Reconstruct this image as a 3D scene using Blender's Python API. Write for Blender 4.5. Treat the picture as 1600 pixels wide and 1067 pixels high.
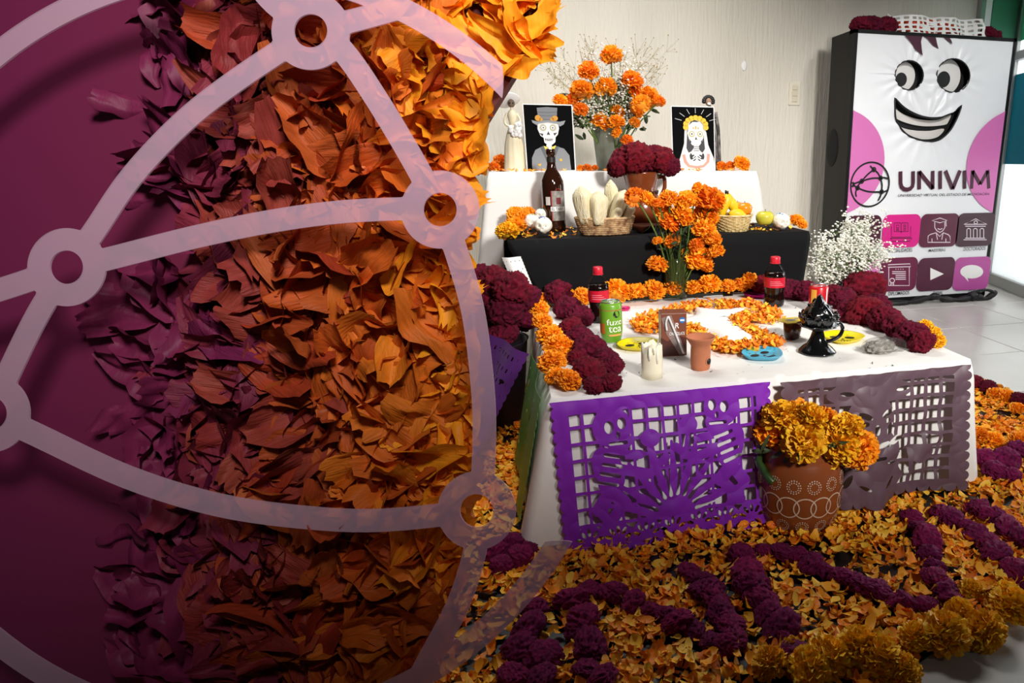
import bpy, bmesh, math, random
import numpy as np
from math import sin, cos, pi, radians, sqrt, atan2
from mathutils import Vector, Matrix, Euler, noise

for o in list(bpy.data.objects): bpy.data.objects.remove(o)
SC = bpy.context.scene
COL = SC.collection
random.seed(7)
RNG = np.random.default_rng(11)

# ------------------------------------------------------------------ camera
EYE = 0.95; YAW = radians(15.5); PITCH = radians(15.8); FOC = 1000.0; PPX = 1080.0
cam_d = bpy.data.cameras.new('camera'); cam = bpy.data.objects.new('camera', cam_d); COL.objects.link(cam)
cam_d.sensor_width = 36; cam_d.lens = 36 * FOC / 1600; cam_d.shift_x = (800 - PPX) / 1600
cam_d.clip_start = 0.05
cam.location = (0, 0, EYE); cam.rotation_euler = (pi / 2 - PITCH, 0, -YAW)
SC.camera = cam

# ------------------------------------------------------------------ world, lights, exposure
SC.view_settings.view_transform = 'Standard'; SC.view_settings.look = 'None'
SC.view_settings.gamma = 1; SC.view_settings.exposure = 0.0; SC.view_settings.use_curve_mapping = False
W = bpy.data.worlds.new('world'); SC.world = W; W.use_nodes = True
W.node_tree.nodes['Background'].inputs[0].default_value = (0.9, 0.95, 1, 1)
W.node_tree.nodes['Background'].inputs[1].default_value = 0.022

def look(o, target):
    d = Vector(target) - o.location
    o.rotation_euler = d.to_track_quat('-Z', 'Y').to_euler()
def area(name, loc, target, sx, sy, power, color=(1, 1, 1), spread=180):
    l = bpy.data.lights.new(name, 'AREA'); l.shape = 'RECTANGLE'; l.size = sx; l.size_y = sy
    l.energy = power; l.color = color; l.spread = radians(spread)
    o = bpy.data.objects.new(name, l); COL.objects.link(o); o.location = loc; look(o, target); return o
def spot(name, loc, target, power, angle, blend, radius, color=(1, 1, 1)):
    l = bpy.data.lights.new(name, 'SPOT'); l.energy = power; l.spot_size = radians(angle); l.spot_blend = blend
    l.shadow_soft_size = radius; l.color = color
    o = bpy.data.objects.new(name, l); COL.objects.link(o); o.location = loc; look(o, target); return o
spot('added_spot_altar', (1.45, -1.3, 2.3), (0.95, 2.78, 0.8), 920, 50, 1.0, 0.25, (1, 0.97, 0.93))  # added spot, no fixture known: brightens the altar, leaves the near floor dark
spot('added_spot_board', (0.3, -0.5, 2.6), (-0.3, 1.12, 1.40), 285, 45, 1.0, 0.3, (1, 0.95, 0.92))  # added spot: lights the top of the board and lets its foot darken
spot('added_spot_figure', (2.5, 0.5, 2.9), (2.8, 3.95, 0.9), 320, 42, 1.0, 0.25, (1, 0.98, 0.97))  # added frontal spot to brighten the white face of the box figure
area('added_area_wall', (0.25, 3.0, 2.95), (0.45, 3.35, 0.5), 1.4, 0.7, 27, (1, 0.98, 0.94), 125)  # unseen area light added to brighten the upper left wall, weaker towards the foreground
area('daylight_outside_door', (4.6, 3.4, 1.5), (3.5, 3.4, 1.0), 2.2, 2.4, 140, (0.95, 0.98, 1))

# ------------------------------------------------------------------ measuring helpers (photo pixel -> point of the room)
def ray(u, v):
    r = (u - PPX) / FOC; d = (v - 533) / FOC
    f = cos(PITCH) - d * sin(PITCH); z = -(sin(PITCH) + d * cos(PITCH))
    return Vector((r * cos(YAW) + f * sin(YAW), -r * sin(YAW) + f * cos(YAW), z))
CAM = Vector((0, 0, EYE))
def PZ(u, v, z):
    a = ray(u, v); return CAM + a * ((z - EYE) / a.z)
def PY(u, v, y):
    a = ray(u, v); return CAM + a * (y / a.y)
def dep(p):                                    # metres per 1000 px at a point
    f = Vector((sin(YAW) * cos(PITCH), cos(YAW) * cos(PITCH), -sin(PITCH)))
    return (Vector(p) - CAM).dot(f)

# ------------------------------------------------------------------ materials
def lin(h):
    if isinstance(h, str):
        h = h.lstrip('#'); c = [int(h[i:i + 2], 16) / 255 for i in (0, 2, 4)]
    else: c = [x / 255 for x in h]
    return tuple(x / 12.92 if x <= 0.04045 else ((x + 0.055) / 1.055) ** 2.4 for x in c)
MATS = {}
def mat(name, color, rough=0.6, bump=0.0, bscale=40, stretch=(1, 1, 1), var=0.0, vscale=6, color2=None, metal=0, spec=0.5,
        rand=0.0, trans=0.0, coat=0.0, sheen=0.0, sss=0.0, alpha=1.0):
    if name in MATS: return MATS[name]
    m = bpy.data.materials.new(name); m.use_nodes = True; nt = m.node_tree; b = nt.nodes['Principled BSDF']
    c = (*lin(color), 1)
    b.inputs['Base Color'].default_value = c; b.inputs['Roughness'].default_value = rough
    b.inputs['Metallic'].default_value = metal; b.inputs['Specular IOR Level'].default_value = spec
    b.inputs['Transmission Weight'].default_value = trans; b.inputs['Coat Weight'].default_value = coat
    b.inputs['Sheen Weight'].default_value = sheen
    if sss: b.inputs['Subsurface Weight'].default_value = sss; b.inputs['Subsurface Radius'].default_value = (.02, .01, .006)
    b.inputs['Alpha'].default_value = alpha
    tc = nt.nodes.new('ShaderNodeTexCoord'); mp = nt.nodes.new('ShaderNodeMapping')
    nt.links.new(tc.outputs['Object'], mp.inputs['Vector']); mp.inputs['Scale'].default_value = stretch
    src = None
    if var or color2:
        n = nt.nodes.new('ShaderNodeTexNoise'); n.inputs['Scale'].default_value = vscale; n.inputs['Detail'].default_value = 5
        nt.links.new(mp.outputs[0], n.inputs['Vector'])
        r = nt.nodes.new('ShaderNodeValToRGB'); r.color_ramp.elements[0].position = 0.35; r.color_ramp.elements[1].position = 0.68
        c2 = (*lin(color2), 1) if color2 else tuple(min(1, x * (1 + var)) for x in c[:3]) + (1,)
        c1 = c if color2 else tuple(x * (1 - var) for x in c[:3]) + (1,)
        r.color_ramp.elements[0].color = c1; r.color_ramp.elements[1].color = c2
        nt.links.new(n.outputs['Fac'], r.inputs[0]); src = r.outputs[0]
    if rand:
        oi = nt.nodes.new('ShaderNodeObjectInfo'); hs = nt.nodes.new('ShaderNodeHueSaturation')
        mr = nt.nodes.new('ShaderNodeMapRange'); mr.inputs['To Min'].default_value = 1 - rand; mr.inputs['To Max'].default_value = 1 + rand
        mh = nt.nodes.new('ShaderNodeMapRange'); mh.inputs['To Min'].default_value = 0.5 - rand * .05; mh.inputs['To Max'].default_value = 0.5 + rand * .05
        nt.links.new(oi.outputs['Random'], mr.inputs['Value']); nt.links.new(mr.outputs[0], hs.inputs['Value'])
        nt.links.new(oi.outputs['Random'], mh.inputs['Value']); nt.links.new(mh.outputs[0], hs.inputs['Hue'])
        if src: nt.links.new(src, hs.inputs['Color'])
        else: hs.inputs['Color'].default_value = c
        src = hs.outputs[0]
    if src: nt.links.new(src, b.inputs['Base Color'])
    if bump:
        n = nt.nodes.new('ShaderNodeTexNoise'); n.inputs['Scale'].default_value = bscale; n.inputs['Detail'].default_value = 6
        nt.links.new(mp.outputs[0], n.inputs['Vector'])
        bp = nt.nodes.new('ShaderNodeBump'); bp.inputs['Strength'].default_value = bump; bp.inputs['Distance'].default_value = 0.01
        nt.links.new(n.outputs['Fac'], bp.inputs['Height']); nt.links.new(bp.outputs[0], b.inputs['Normal'])
    MATS[name] = m; return m
def clear_mat(name, color, opacity, rough=0.1, ior=1.3, gloss=True):      # thin clear plastic / glass: part see-through, part tinted gloss
    if name in MATS: return MATS[name]
    m = bpy.data.materials.new(name); m.use_nodes = True; nt = m.node_tree
    b = nt.nodes['Principled BSDF']; b.inputs['Base Color'].default_value = (*lin(color), 1); b.inputs['Roughness'].default_value = rough
    t = nt.nodes.new('ShaderNodeBsdfTransparent'); mx = nt.nodes.new('ShaderNodeMixShader'); fr = nt.nodes.new('ShaderNodeLayerWeight')
    fr.inputs['Blend'].default_value = 0.25
    mr = nt.nodes.new('ShaderNodeMapRange'); mr.inputs['To Min'].default_value = opacity; mr.inputs['To Max'].default_value = min(1, opacity + (.5 if gloss else 0))
    nt.links.new(fr.outputs['Facing'], mr.inputs['Value']); nt.links.new(mr.outputs[0], mx.inputs[0])
    nt.links.new(t.outputs[0], mx.inputs[1]); nt.links.new(b.outputs[0], mx.inputs[2])
    nt.links.new(mx.outputs[0], nt.nodes['Material Output'].inputs['Surface']); MATS[name] = m; return m

M_ORANGE = mat('marigold_orange', '#ffb01e', 0.6, vscale=3, rand=.1, color2='#fc920c')
M_YELLOW = mat('marigold_golden', '#ffd024', 0.6, rand=.1, color2='#fbb212', vscale=3)
M_DEEP = mat('marigold_deep', '#fd9816', 0.6, rand=.1, color2='#f27a08', vscale=3)
M_MAROON = mat('cockscomb_maroon', '#7e082b', 0.8, bump=.6, bscale=60, rand=.2, color2='#430017', spec=.25, vscale=4)
M_MAGENTA = mat('cockscomb_magenta', '#96105a', 0.75, bump=.6, bscale=60, rand=.2, color2='#5a083c', spec=.3, vscale=4)
M_GREEN = mat('stem_green', '#56702c', 0.6, var=.3, vscale=30)
M_DGREEN = mat('leaf_dark_green', '#38472a', 0.6, var=.3, vscale=20)
M_WHITE = mat('white_cloth', '#eeebe6', 0.8, bump=.15, bscale=25)
M_BLACKC = mat('black_cloth', '#08080a', 0.8, bump=.2, bscale=9, spec=.2)
M_BLACK = mat('plain_black', '#0c0c0d', 0.5)
M_PAPERW = mat('white_paper', '#f2f1ee', 0.6)
M_PETALW = mat('white_blossom', '#f6f5ea', 0.7)

# ------------------------------------------------------------------ mesh helpers
def mesh(name, V, F, smooth=False):
    me = bpy.data.meshes.new(name); me.from_pydata([tuple(v) for v in V], [], [tuple(f) for f in F])
    if smooth: me.polygons.foreach_set('use_smooth', [True] * len(me.polygons))
    me.update(); return me
def link(name, me, m, parent=None, loc=None, rot=None, scale=None):
    o = bpy.data.objects.new(name, me); COL.objects.link(o)
    if m is not None:
        ms = m if isinstance(m, (list, tuple)) else [m]
        if len(me.materials) == 0:
            for x in ms: me.materials.append(x)
        elif me.materials[0] != ms[0]:
            o.material_slots[0].link = 'OBJECT'; o.material_slots[0].material = ms[0]
    if parent: o.parent = parent
    if loc is not None: o.location = loc
    if rot is not None: o.rotation_euler = rot
    if scale is not None: o.scale = (scale,) * 3 if isinstance(scale, (int, float)) else scale
    return o
def tag(o, label, cat, group=None, kind=None):
    o['label'] = label; o['category'] = cat
    if group: o['group'] = group
    if kind: o['kind'] = kind
    return o
def thing(name, label, cat, loc=(0, 0, 0), rotz=0, group=None):
    o = bpy.data.objects.new(name, None); COL.objects.link(o); o.location = loc; o.rotation_euler = (0, 0, rotz)
    o.empty_display_size = .05
    return tag(o, label, cat, group)
def struct(name, me, m, parent=None):
    o = link(name, me, m, parent)
    if not parent: o['kind'] = 'structure'
    return o
def box_me(name, a, b, bev=0.0, seg=2):
    bm = bmesh.new(); bmesh.ops.create_cube(bm, size=1)
    for v in bm.verts: v.co = [a[i] + (v.co[i] + .5) * (b[i] - a[i]) for i in range(3)]
    if bev: bmesh.ops.bevel(bm, geom=bm.edges[:], offset=bev, segments=seg, affect='EDGES', profile=.5)
    me = bpy.data.meshes.new(name); bm.to_mesh(me); bm.free(); return me
def lathe(name, prof, n=32, wob=None, smooth=True, cap=True):
    V = []; F = []
    for k, (r, z) in enumerate(prof):
        for i in range(n):
            a = 2 * pi * i / n; rr = r * (1 + (wob(a, k) if wob else 0)); V.append((rr * cos(a), rr * sin(a), z))
    for k in range(len(prof) - 1):
        for i in range(n):
            j = (i + 1) % n; F.append((k * n + i, k * n + j, (k + 1) * n + j, (k + 1) * n + i))
    if cap:
        F.append(tuple(reversed(range(n)))); F.append(tuple((len(prof) - 1) * n + i for i in range(n)))
    return mesh(name, V, F, smooth)
def tube_vf(pts, rad, n=8, closed=False):
    pts = [Vector(p) for p in pts]; V = []; F = []; m = len(pts)
    if isinstance(rad, (int, float)): rad = [rad] * m
    up = Vector((0.13, 0.21, 0.97))
    for i, p in enumerate(pts):
        t = (pts[(i + 1) % m] - pts[i - 1]) if closed else (pts[min(i + 1, m - 1)] - pts[max(i - 1, 0)])
        t.normalize(); a = t.cross(up)
        if a.length < 1e-4: a = t.cross(Vector((1, 0, 0)))
        a.normalize(); b = t.cross(a)
        for k in range(n):
            w = 2 * pi * k / n; V.append(p + (a * cos(w) + b * sin(w)) * rad[i])
    for i in range(m if closed else m - 1):
        for k in range(n):
            j = (k + 1) % n; i2 = (i + 1) % m; F.append((i * n + k, i * n + j, i2 * n + j, i2 * n + k))
    if not closed:
        F.append(tuple(reversed(range(n)))); F.append(tuple((m - 1) * n + k for k in range(n)))
    return V, F
def tube(name, pts, rad, n=8, closed=False):
    V, F = tube_vf(pts, rad, n, closed); return mesh(name, V, F, True)
def merge(name, parts, smooth=False):
    V = []; F = []
    for v, f in parts:
        o = len(V); V += [tuple(x) for x in v]; F += [tuple(i + o for i in q) for q in f]
    return mesh(name, V, F, smooth)
def vf(me): return [v.co.copy() for v in me.vertices], [tuple(p.vertices) for p in me.polygons]
def blob(name, rx, ry, rz, disp=None, sub=3, smooth=True):
    bm = bmesh.new(); bmesh.ops.create_icosphere(bm, subdivisions=sub, radius=1)
    for v in bm.verts:
        k = 1 + (disp(v.co) if disp else 0); v.co = (v.co.x * rx * k, v.co.y * ry * k, v.co.z * rz * k)
    me = bpy.data.meshes.new(name); bm.to_mesh(me); bm.free()
    if smooth: me.polygons.foreach_set('use_smooth', [True] * len(me.polygons))
    return me
def poly_me(name, polys, y=0.0):                # flat outlines in the local x-z plane, facing -y
    V = []; F = []
    for p in polys:
        o = len(V); V += [(x, y, z) for x, z in p]; F.append(tuple(range(o, o + len(p))))
    me = mesh(name, V, F); return me
def circle2(cx, cz, rx, rz=None, n=32, a0=0, a1=2 * pi):
    rz = rz or rx; full = abs(a1 - a0 - 2 * pi) < 1e-6; m = n if full else n - 1
    return [(cx + rx * cos(a0 + (a1 - a0) * i / m), cz + rz * sin(a0 + (a1 - a0) * i / m)) for i in range(n)]
def strokes_me(name, lines, w, y=0.0):          # flat ribbons in the local x-z plane
    V = []; F = []
    for L in lines:
        closed = (L[0] == L[-1]); L = [Vector(p) for p in (L[:-1] if closed else L)]; m = len(L); o = len(V)
        for i in range(m):
            a = L[i - 1] if (closed or i > 0) else L[i]; b = L[(i + 1) % m] if (closed or i < m - 1) else L[i]
            t = (b - a).normalized(); nrm = Vector((-t.y, t.x)) * w / 2
            V.append((L[i].x + nrm.x, y, L[i].y + nrm.y)); V.append((L[i].x - nrm.x, y, L[i].y - nrm.y))
        for i in range(m if closed else m - 1):
            j = (i + 1) % m; F.append((o + 2 * i, o + 2 * i + 1, o + 2 * j + 1, o + 2 * j))
    return mesh(name, V, F)
def text_me(txt, size, shear=0.0, bold=0.0, align='LEFT'):
    c = bpy.data.curves.new('t', 'FONT'); c.body = txt; c.size = size; c.shear = shear; c.offset = bold; c.align_x = align
    o = bpy.data.objects.new('t', c); COL.objects.link(o)
    dg = bpy.context.evaluated_depsgraph_get(); me = bpy.data.meshes.new_from_object(o.evaluated_get(dg))
    bpy.data.objects.remove(o); bpy.data.curves.remove(c); return me
def text_flat(name, txt, m, parent, x0, z0, width, y=-.002, capz=None, shear=0, bold=0.0):    # fitted to a width (and cap height)
    me = text_me(txt, 1.0, shear, bold); xs = [v.co.x for v in me.vertices]; ys = [v.co.y for v in me.vertices]
    sx = width / (max(xs) - min(xs)); sz = capz / (max(ys)) if capz else sx
    for v in me.vertices: v.co = ((v.co.x - min(xs)) * sx + x0, y, v.co.y * sz + z0)
    return link(name, me, m, parent)
def text_wrap(name, txt, m, parent, R, ang, z0, width, capz=None, bold=0.0, shear=0):          # printed round a cylinder, centred on angle
    me = text_me(txt, 1.0, shear, bold); xs = [v.co.x for v in me.vertices]; ys = [v.co.y for v in me.vertices]
    sx = width / (max(xs) - min(xs)); sz = capz / max(ys) if capz else sx
    for v in me.vertices:
        a = ang + ((v.co.x - min(xs)) * sx - width / 2) / R; v.co = (R * cos(a), R * sin(a), v.co.y * sz + z0)
    return link(name, me, m, parent)
def patch_me(name, R0, z0, z1, a0, a1, n=20, R1=None):   # label wrapped on a bottle
    R1 = R1 or R0; V = []; F = []
    for i in range(n + 1):
        a = a0 + (a1 - a0) * i / n; V += [(R0 * cos(a), R0 * sin(a), z0), (R1 * cos(a), R1 * sin(a), z1)]
    for i in range(n): F.append((2 * i, 2 * i + 2, 2 * i + 3, 2 * i + 1))
    return mesh(name, V, F, True)
def sheet(name, f, x0, x1, y0, y1, nx, ny, mapf):        # cut-out sheet: keeps f > 0 (marching squares)
    xs = np.linspace(x0, x1, nx + 1); ys = np.linspace(y0, y1, ny + 1); X, Y = np.meshgrid(xs, ys, indexing='ij')
    S = f(X, Y); V = []; F = []; key = {}
    def vid(k, x, y):
        if k not in key: key[k] = len(V); V.append(mapf(x, y))
        return key[k]
    P = S > 0; any_ = P[:-1, :-1] | P[1:, :-1] | P[1:, 1:] | P[:-1, 1:]
    for i, j in np.argwhere(any_):
        c = [(i, j), (i + 1, j), (i + 1, j + 1), (i, j + 1)]; poly = []
        for k in range(4):
            a = c[k]; b = c[(k + 1) % 4]; sa = S[a]; sb = S[b]
            if sa > 0: poly.append(vid((a[0], a[1], 0), xs[a[0]], ys[a[1]]))
            if (sa > 0) != (sb > 0):
                t = sa / (sa - sb); lo = min(a, b)
                poly.append(vid((lo[0], lo[1], 1 if a[1] == b[1] else 2), xs[a[0]] + t * (xs[b[0]] - xs[a[0]]), ys[a[1]] + t * (ys[b[1]] - ys[a[1]])))
        if len(poly) >= 3: F.append(poly)
    return mesh(name, V, F)
def s_circ(X, Y, cx, cy, r): return r - np.hypot(X - cx, Y - cy)
def s_ell(X, Y, cx, cy, rx, ry, ang=0):
    c, s = cos(ang), sin(ang); dx = X - cx; dy = Y - cy; a = (dx * c + dy * s) / rx; b = (-dx * s + dy * c) / ry
    return (1 - np.hypot(a, b)) * min(rx, ry)
def s_cap(X, Y, a, b, r0, r1=None):
    r1 = r0 if r1 is None else r1; dx, dy = b[0] - a[0], b[1] - a[1]
    t = np.clip(((X - a[0]) * dx + (Y - a[1]) * dy) / (dx * dx + dy * dy), 0, 1)
    return r0 + (r1 - r0) * t - np.hypot(X - a[0] - t * dx, Y - a[1] - t * dy)
def s_line(X, Y, pts, r):
    out = s_cap(X, Y, pts[0], pts[1], r)
    for a, b in zip(pts[1:], pts[2:]): out = np.maximum(out, s_cap(X, Y, a, b, r))
    return out
def smoothpts(pts, n=6):
    out = []; P = [pts[0]] + list(pts) + [pts[-1]]
    for i in range(1, len(P) - 2):
        p0, p1, p2, p3 = [np.array(P[k], float) for k in (i - 1, i, i + 1, i + 2)]
        for k in range(n):
            t = k / n; out.append(tuple(.5 * (2 * p1 + (p2 - p0) * t + (2 * p0 - 5 * p1 + 4 * p2 - p3) * t * t + (3 * p1 - p0 - 3 * p2 + p3) * t ** 3)))
    out.append(tuple(pts[-1])); return out
ORD = 'first second third fourth fifth sixth seventh eighth ninth tenth eleventh twelfth thirteenth fourteenth fifteenth sixteenth seventeenth eighteenth nineteenth twentieth'.split()
def ordn(i): return ORD[i] if i < len(ORD) else ('twenty-' + ORD[i - 20] if i < 29 else 'later')

# ================================================================== THE SETTING
M_WALL = mat('stucco_wall', '#e0d9cc', 0.9, bump=.9, bscale=60, stretch=(1, 1, .12), var=.05, vscale=3)
M_TILE = mat('floor_tile', '#d2cfca', 0.22, var=.03, vscale=4, rand=.03)
M_GROUT = mat('grout', '#7d7872', 0.9)
M_ALU = mat('aluminium', '#b6b7b6', 0.35, metal=.7)
WALL_Y = 4.35
struct('wall_back', box_me('wall_back', (-2.2, WALL_Y, -.02), (3.75, WALL_Y + .12, 3.2)), M_WALL)
struct('baseboard_back', box_me('baseboard_back', (-2.2, WALL_Y - .012, 0), (3.7, WALL_Y, .08), .003), M_TILE)
fl = struct('floor', box_me('floor', (-2.2, -1.0, -.06), (4.2, WALL_Y, -.004)), M_GROUT)
tile_me = box_me('tile', (.002, .002, -.01), (.498, .498, 0), .0025, 1)
for i in range(-4, 8):
    for j in range(-2, 9):
        y = .1 + .5 * j
        if y > WALL_Y - .05: continue
        t = link('tile', tile_me, M_TILE, fl, (.5 * i, y, 0))
        if y + .5 > WALL_Y: t.scale = (1, (WALL_Y - y) / .5, 1)
# the glass door in the right corner
D0 = Vector((3.70, 4.30, 0)); D1 = Vector((3.54, 3.74, 0)); DU = (D1 - D0).normalized(); DN = Vector((DU.y, -DU.x, 0)) * 1
if DN.x > 0: DN = -DN
def on_door(u, v):
    a = ray(u, v); t = (D0 - CAM).dot(DN) / a.dot(DN); p = CAM + a * t; return ((p - D0).dot(DU), p.z)
door = bpy.data.objects.new('door_1', None); COL.objects.link(door); door['kind'] = 'structure'
door.location = D0; door.rotation_euler = (0, 0, atan2(DU.y, DU.x))
# local: x along the door towards the camera, y = out of the room side, z up
def dbox(name, x0, x1, z0, z1, y0, y1, m, bev=.004): return link(name, box_me(name, (x0, y0, z0), (x1, y1, z1), bev), m, door)
sgn = 1 if (Matrix.Rotation(door.rotation_euler.z, 3, 'Z') @ Vector((0, 1, 0))).dot(DN) > 0 else -1
def dy(a, b): return (min(a * sgn, b * sgn), max(a * sgn, b * sgn))
ya, yb = dy(-.03, .03)
dbox('bottom_rail', -.02, 1.5, .0, .085, ya, yb, M_ALU); dbox('stile', -.04, .03, .085, 2.6, ya, yb, M_ALU)
dbox('stile', 1.4, 1.5, .085, 2.6, ya, yb, M_ALU); 
zx = on_door(1600, 85)[1]; dbox('middle_rail', .03, 1.4, zx - .03, zx + .03, ya, yb, M_ALU)
M_FROST = mat('frosted_film', '#f4f4f2', .5)
nt = M_FROST.node_tree; tr = nt.nodes.new('ShaderNodeBsdfTranslucent'); mx = nt.nodes.new('ShaderNodeMixShader'); mx.inputs[0].default_value = .6
tr.inputs[0].default_value = (.9, .92, .92, 1)
nt.links.new(nt.nodes['Principled BSDF'].outputs[0], mx.inputs[1]); nt.links.new(tr.outputs[0], mx.inputs[2]); nt.links.new(mx.outputs[0], nt.nodes['Material Output'].inputs[0])
yc, yd = dy(-.004, .004)
dbox('pane', .03, 1.4, .085, zx - .03, yc, yd, M_FROST, 0); dbox('pane', .03, 1.4, zx + .03, 2.6, yc, yd, M_FROST, 0)
ye, yf = dy(.005, .009)
a = on_door(1549, 0); b = on_door(1600, 62)
dbox('green_poster', a[0], 1.3, b[1], 2.5, ye, yf, mat('poster_green', '#5fa88a', .5, var=.06), 0)
a2 = on_door(1583, 118); b2 = on_door(1580, 256)
dbox('teal_poster', a2[0], 1.3, b2[1], a2[1], ye, yf, mat('poster_teal', '#1f8f9c', .5, var=.06), 0)
for pm in (MATS['poster_green'], MATS['poster_teal']):
    nt = pm.node_tree; pb = nt.nodes['Principled BSDF']; tr = nt.nodes.new('ShaderNodeBsdfTranslucent'); mx = nt.nodes.new('ShaderNodeMixShader'); mx.inputs[0].default_value = .6
    if pb.inputs['Base Color'].links: nt.links.new(pb.inputs['Base Color'].links[0].from_socket, tr.inputs[0])
    nt.links.new(pb.outputs[0], mx.inputs[1]); nt.links.new(tr.outputs[0], mx.inputs[2]); nt.links.new(mx.outputs[0], nt.nodes['Material Output'].inputs[0])
# light switch and old filler mark on the wall
p = PY(1241, 146, WALL_Y); s = dep(p) / 1000
sw = thing('light_switch', 'cream wall plate with three rocker switches left of the black display box', 'light switch', (p.x, WALL_Y, p.z - 17 * s))
link('plate', box_me('plate', (-9.5 * s, -.008, 0), (9.5 * s, 0, 34 * s), .003), mat('switch_plate', '#e2dac6', .4), sw)
for k in range(3):
    r = link('rocker', box_me('rocker', (-4.5 * s, -.014, (5 + 8.6 * k) * s), (4.5 * s, -.007, (12.4 + 8.6 * k) * s), .002), mat('switch_rocker', '#d8cfba', .35), sw)
p = PY(1163, 102, WALL_Y); s = dep(p) / 1000
tag(link('filler_patch', blob('filler_patch', 5 * s, .006, 7 * s, lambda c: .35 * noise.noise(c * 2), 3), M_PAPERW, loc=(p.x, WALL_Y, p.z)), 'small white filler patch on the stucco wall above the right portrait', 'wall patch')

# ================================================================== FLOWER MESHES
def marigold_me(seed, n=150, tall=.82):
    rs = random.Random(seed); V = []; F = []
    for i in range(n):
        c = 1 - 1.62 * (i + .5) / n; a = i * 2.39996 + rs.uniform(-.2, .2); sn = sqrt(max(0, 1 - c * c))
        d = Vector((sn * cos(a), sn * sin(a), c)); t = d.cross(Vector((0, 0, 1)))
        if t.length < .05: t = Vector((1, 0, 0))
        t.normalize(); t = Matrix.Rotation(rs.uniform(-1.0, 1.0), 3, d) @ t; b = d.cross(t)
        R = rs.uniform(.84, 1.08); w = rs.uniform(.13, .2); o = len(V)
        lean = rs.uniform(-.1, .22)
        for k, (q, ww) in enumerate(((.45, .5), (.82, 1.0), (1.0, .9))):
            for s in (-1, 0, 1):
                pnt = d * (R * q) + t * (s * w * ww) + b * (lean * q * q + rs.uniform(-.035, .035) * k + (.05 if s == 0 else 0) * (1 - k)) + d * ((-.05 if s else .03) * (k == 2) + rs.uniform(-.03, .03) * (k == 2))
                V.append((pnt.x, pnt.y, pnt.z * tall))
        for k in range(2):
            for s in range(2): F.append((o + 3 * k + s, o + 3 * k + s + 1, o + 3 * k + s + 4, o + 3 * k + s + 3))
    bm = bmesh.new(); bmesh.ops.create_icosphere(bm, subdivisions=2, radius=.62); core = [v.co.copy() for v in bm.verts]; cf = [tuple(v.index for v in f.verts) for f in bm.faces]; bm.free()
    o = len(V); V += [(v.x, v.y, v.z * tall) for v in core]; F += [tuple(i + o for i in f) for f in cf]
    return mesh('marigold_head', V, F)
MG = [marigold_me(s, 170) for s in range(4)]
MGB = [marigold_me(s + 20, 280) for s in range(3)]
def cockscomb_me(seed, tall=.8, sub=5):
    off = Vector((seed * 3.1, seed * 1.7, 0))
    def d(c):
        a = noise.noise(c * 1.6 + off); w = c * 3.1 + off + Vector((a, -a, a)) * .8
        b = 1 - abs(noise.noise(w)) * 2.6; e = 1 - abs(noise.noise(w * 2.2)) * 2
        return .2 * a + .17 * b + .12 * e - .1
    me = blob('cockscomb_head', 1, 1, tall, d, sub, True); return me
CC = [cockscomb_me(s) for s in range(5)]
def petal_vf(seed, L=1.0, Wd=.36, nu=4, nv=2, curl=.5, crump=.07):
    rs = random.Random(seed); V = []; F = []; off = Vector((seed * 2.3, 0, 5.1)); tw = rs.uniform(-.7, .7); cu = curl * rs.uniform(.3, 1.3); cup = rs.uniform(-.5, .9)
    for i in range(nu + 1):
        t = i / nu; w = Wd * (.18 + .95 * sin(pi * min(1, t ** .8 * .86 + .05))) * rs.uniform(.9, 1.1)
        for j in range(nv + 1):
            s = (j / nv - .5) * 2; x = s * w; y = t * L - (.06 * L * abs(s) if i == nu else 0)
            z = cu * L * (t - .5) ** 2 + cup * w * s * s + tw * x * (t - .4)
            k = noise.noise_vector(Vector((x * 3, y * 3, 0)) + off) * crump * L
            V.append(Vector((x, y - L / 2, z)) + k)
    for i in range(nu):
        for j in range(nv):
            a = i * (nv + 1) + j; F.append((a, a + 1, a + nv + 2, a + nv + 1))
    return V, F
PETS = [petal_vf(s, 1, .2 + .04 * (s % 3), 4, 2, .9, .12) for s in range(6)]                                     # small loose petals
PET_ME = [mesh('petal', *p, True) for p in PETS]
def big_petal_vf(seed, nu=11, nv=8):
    rs = random.Random(seed); V = []; F = []; off = Vector((seed * 2.3, 1.7, 5.1)); tw = rs.uniform(-1.6, 1.6); cu = rs.uniform(-.3, .9); cup = rs.uniform(-.9, 1.2); Wd = rs.uniform(.15, .27); ph = rs.uniform(0, 6); bend = rs.uniform(-.25, .25); nf = rs.uniform(5, 9)
    for i in range(nu + 1):
        t = i / nu; w = Wd * (.16 + .95 * sin(pi * min(1, t * .78 + .03)) ** .9)
        for j in range(nv + 1):
            s = (j / nv - .5) * 2; x = s * w; y = t + (rs.uniform(-.06, .05) if i == nu else 0)
            z = cu * (t - .5) ** 2 + cup * w * s * s + .022 * sin(nf * s + ph + 2 * t) * min(1, t * 2) * 1.3
            a = tw * (t - .4) * .8; x, z = x * cos(a) - z * sin(a), x * sin(a) + z * cos(a); x += bend * (t - .5) ** 2 * 2
            V.append(Vector((x, y - .5, z)) + noise.noise_vector(Vector((x * 3.2, y * 3.2, 0)) + off) * .10 + noise.noise_vector(Vector((x * 9, y * 5, 0)) + off) * .022)
    for i in range(nu):
        for j in range(nv):
            a = i * (nv + 1) + j; F.append((a, a + 1, a + nv + 2, a + nv + 1))
    return V, F
BIGP = [big_petal_vf(s + 50) for s in range(14)]  # large crumpled petals
BIG_ME = [mesh('petal', *p, True) for p in BIGP]
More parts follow.
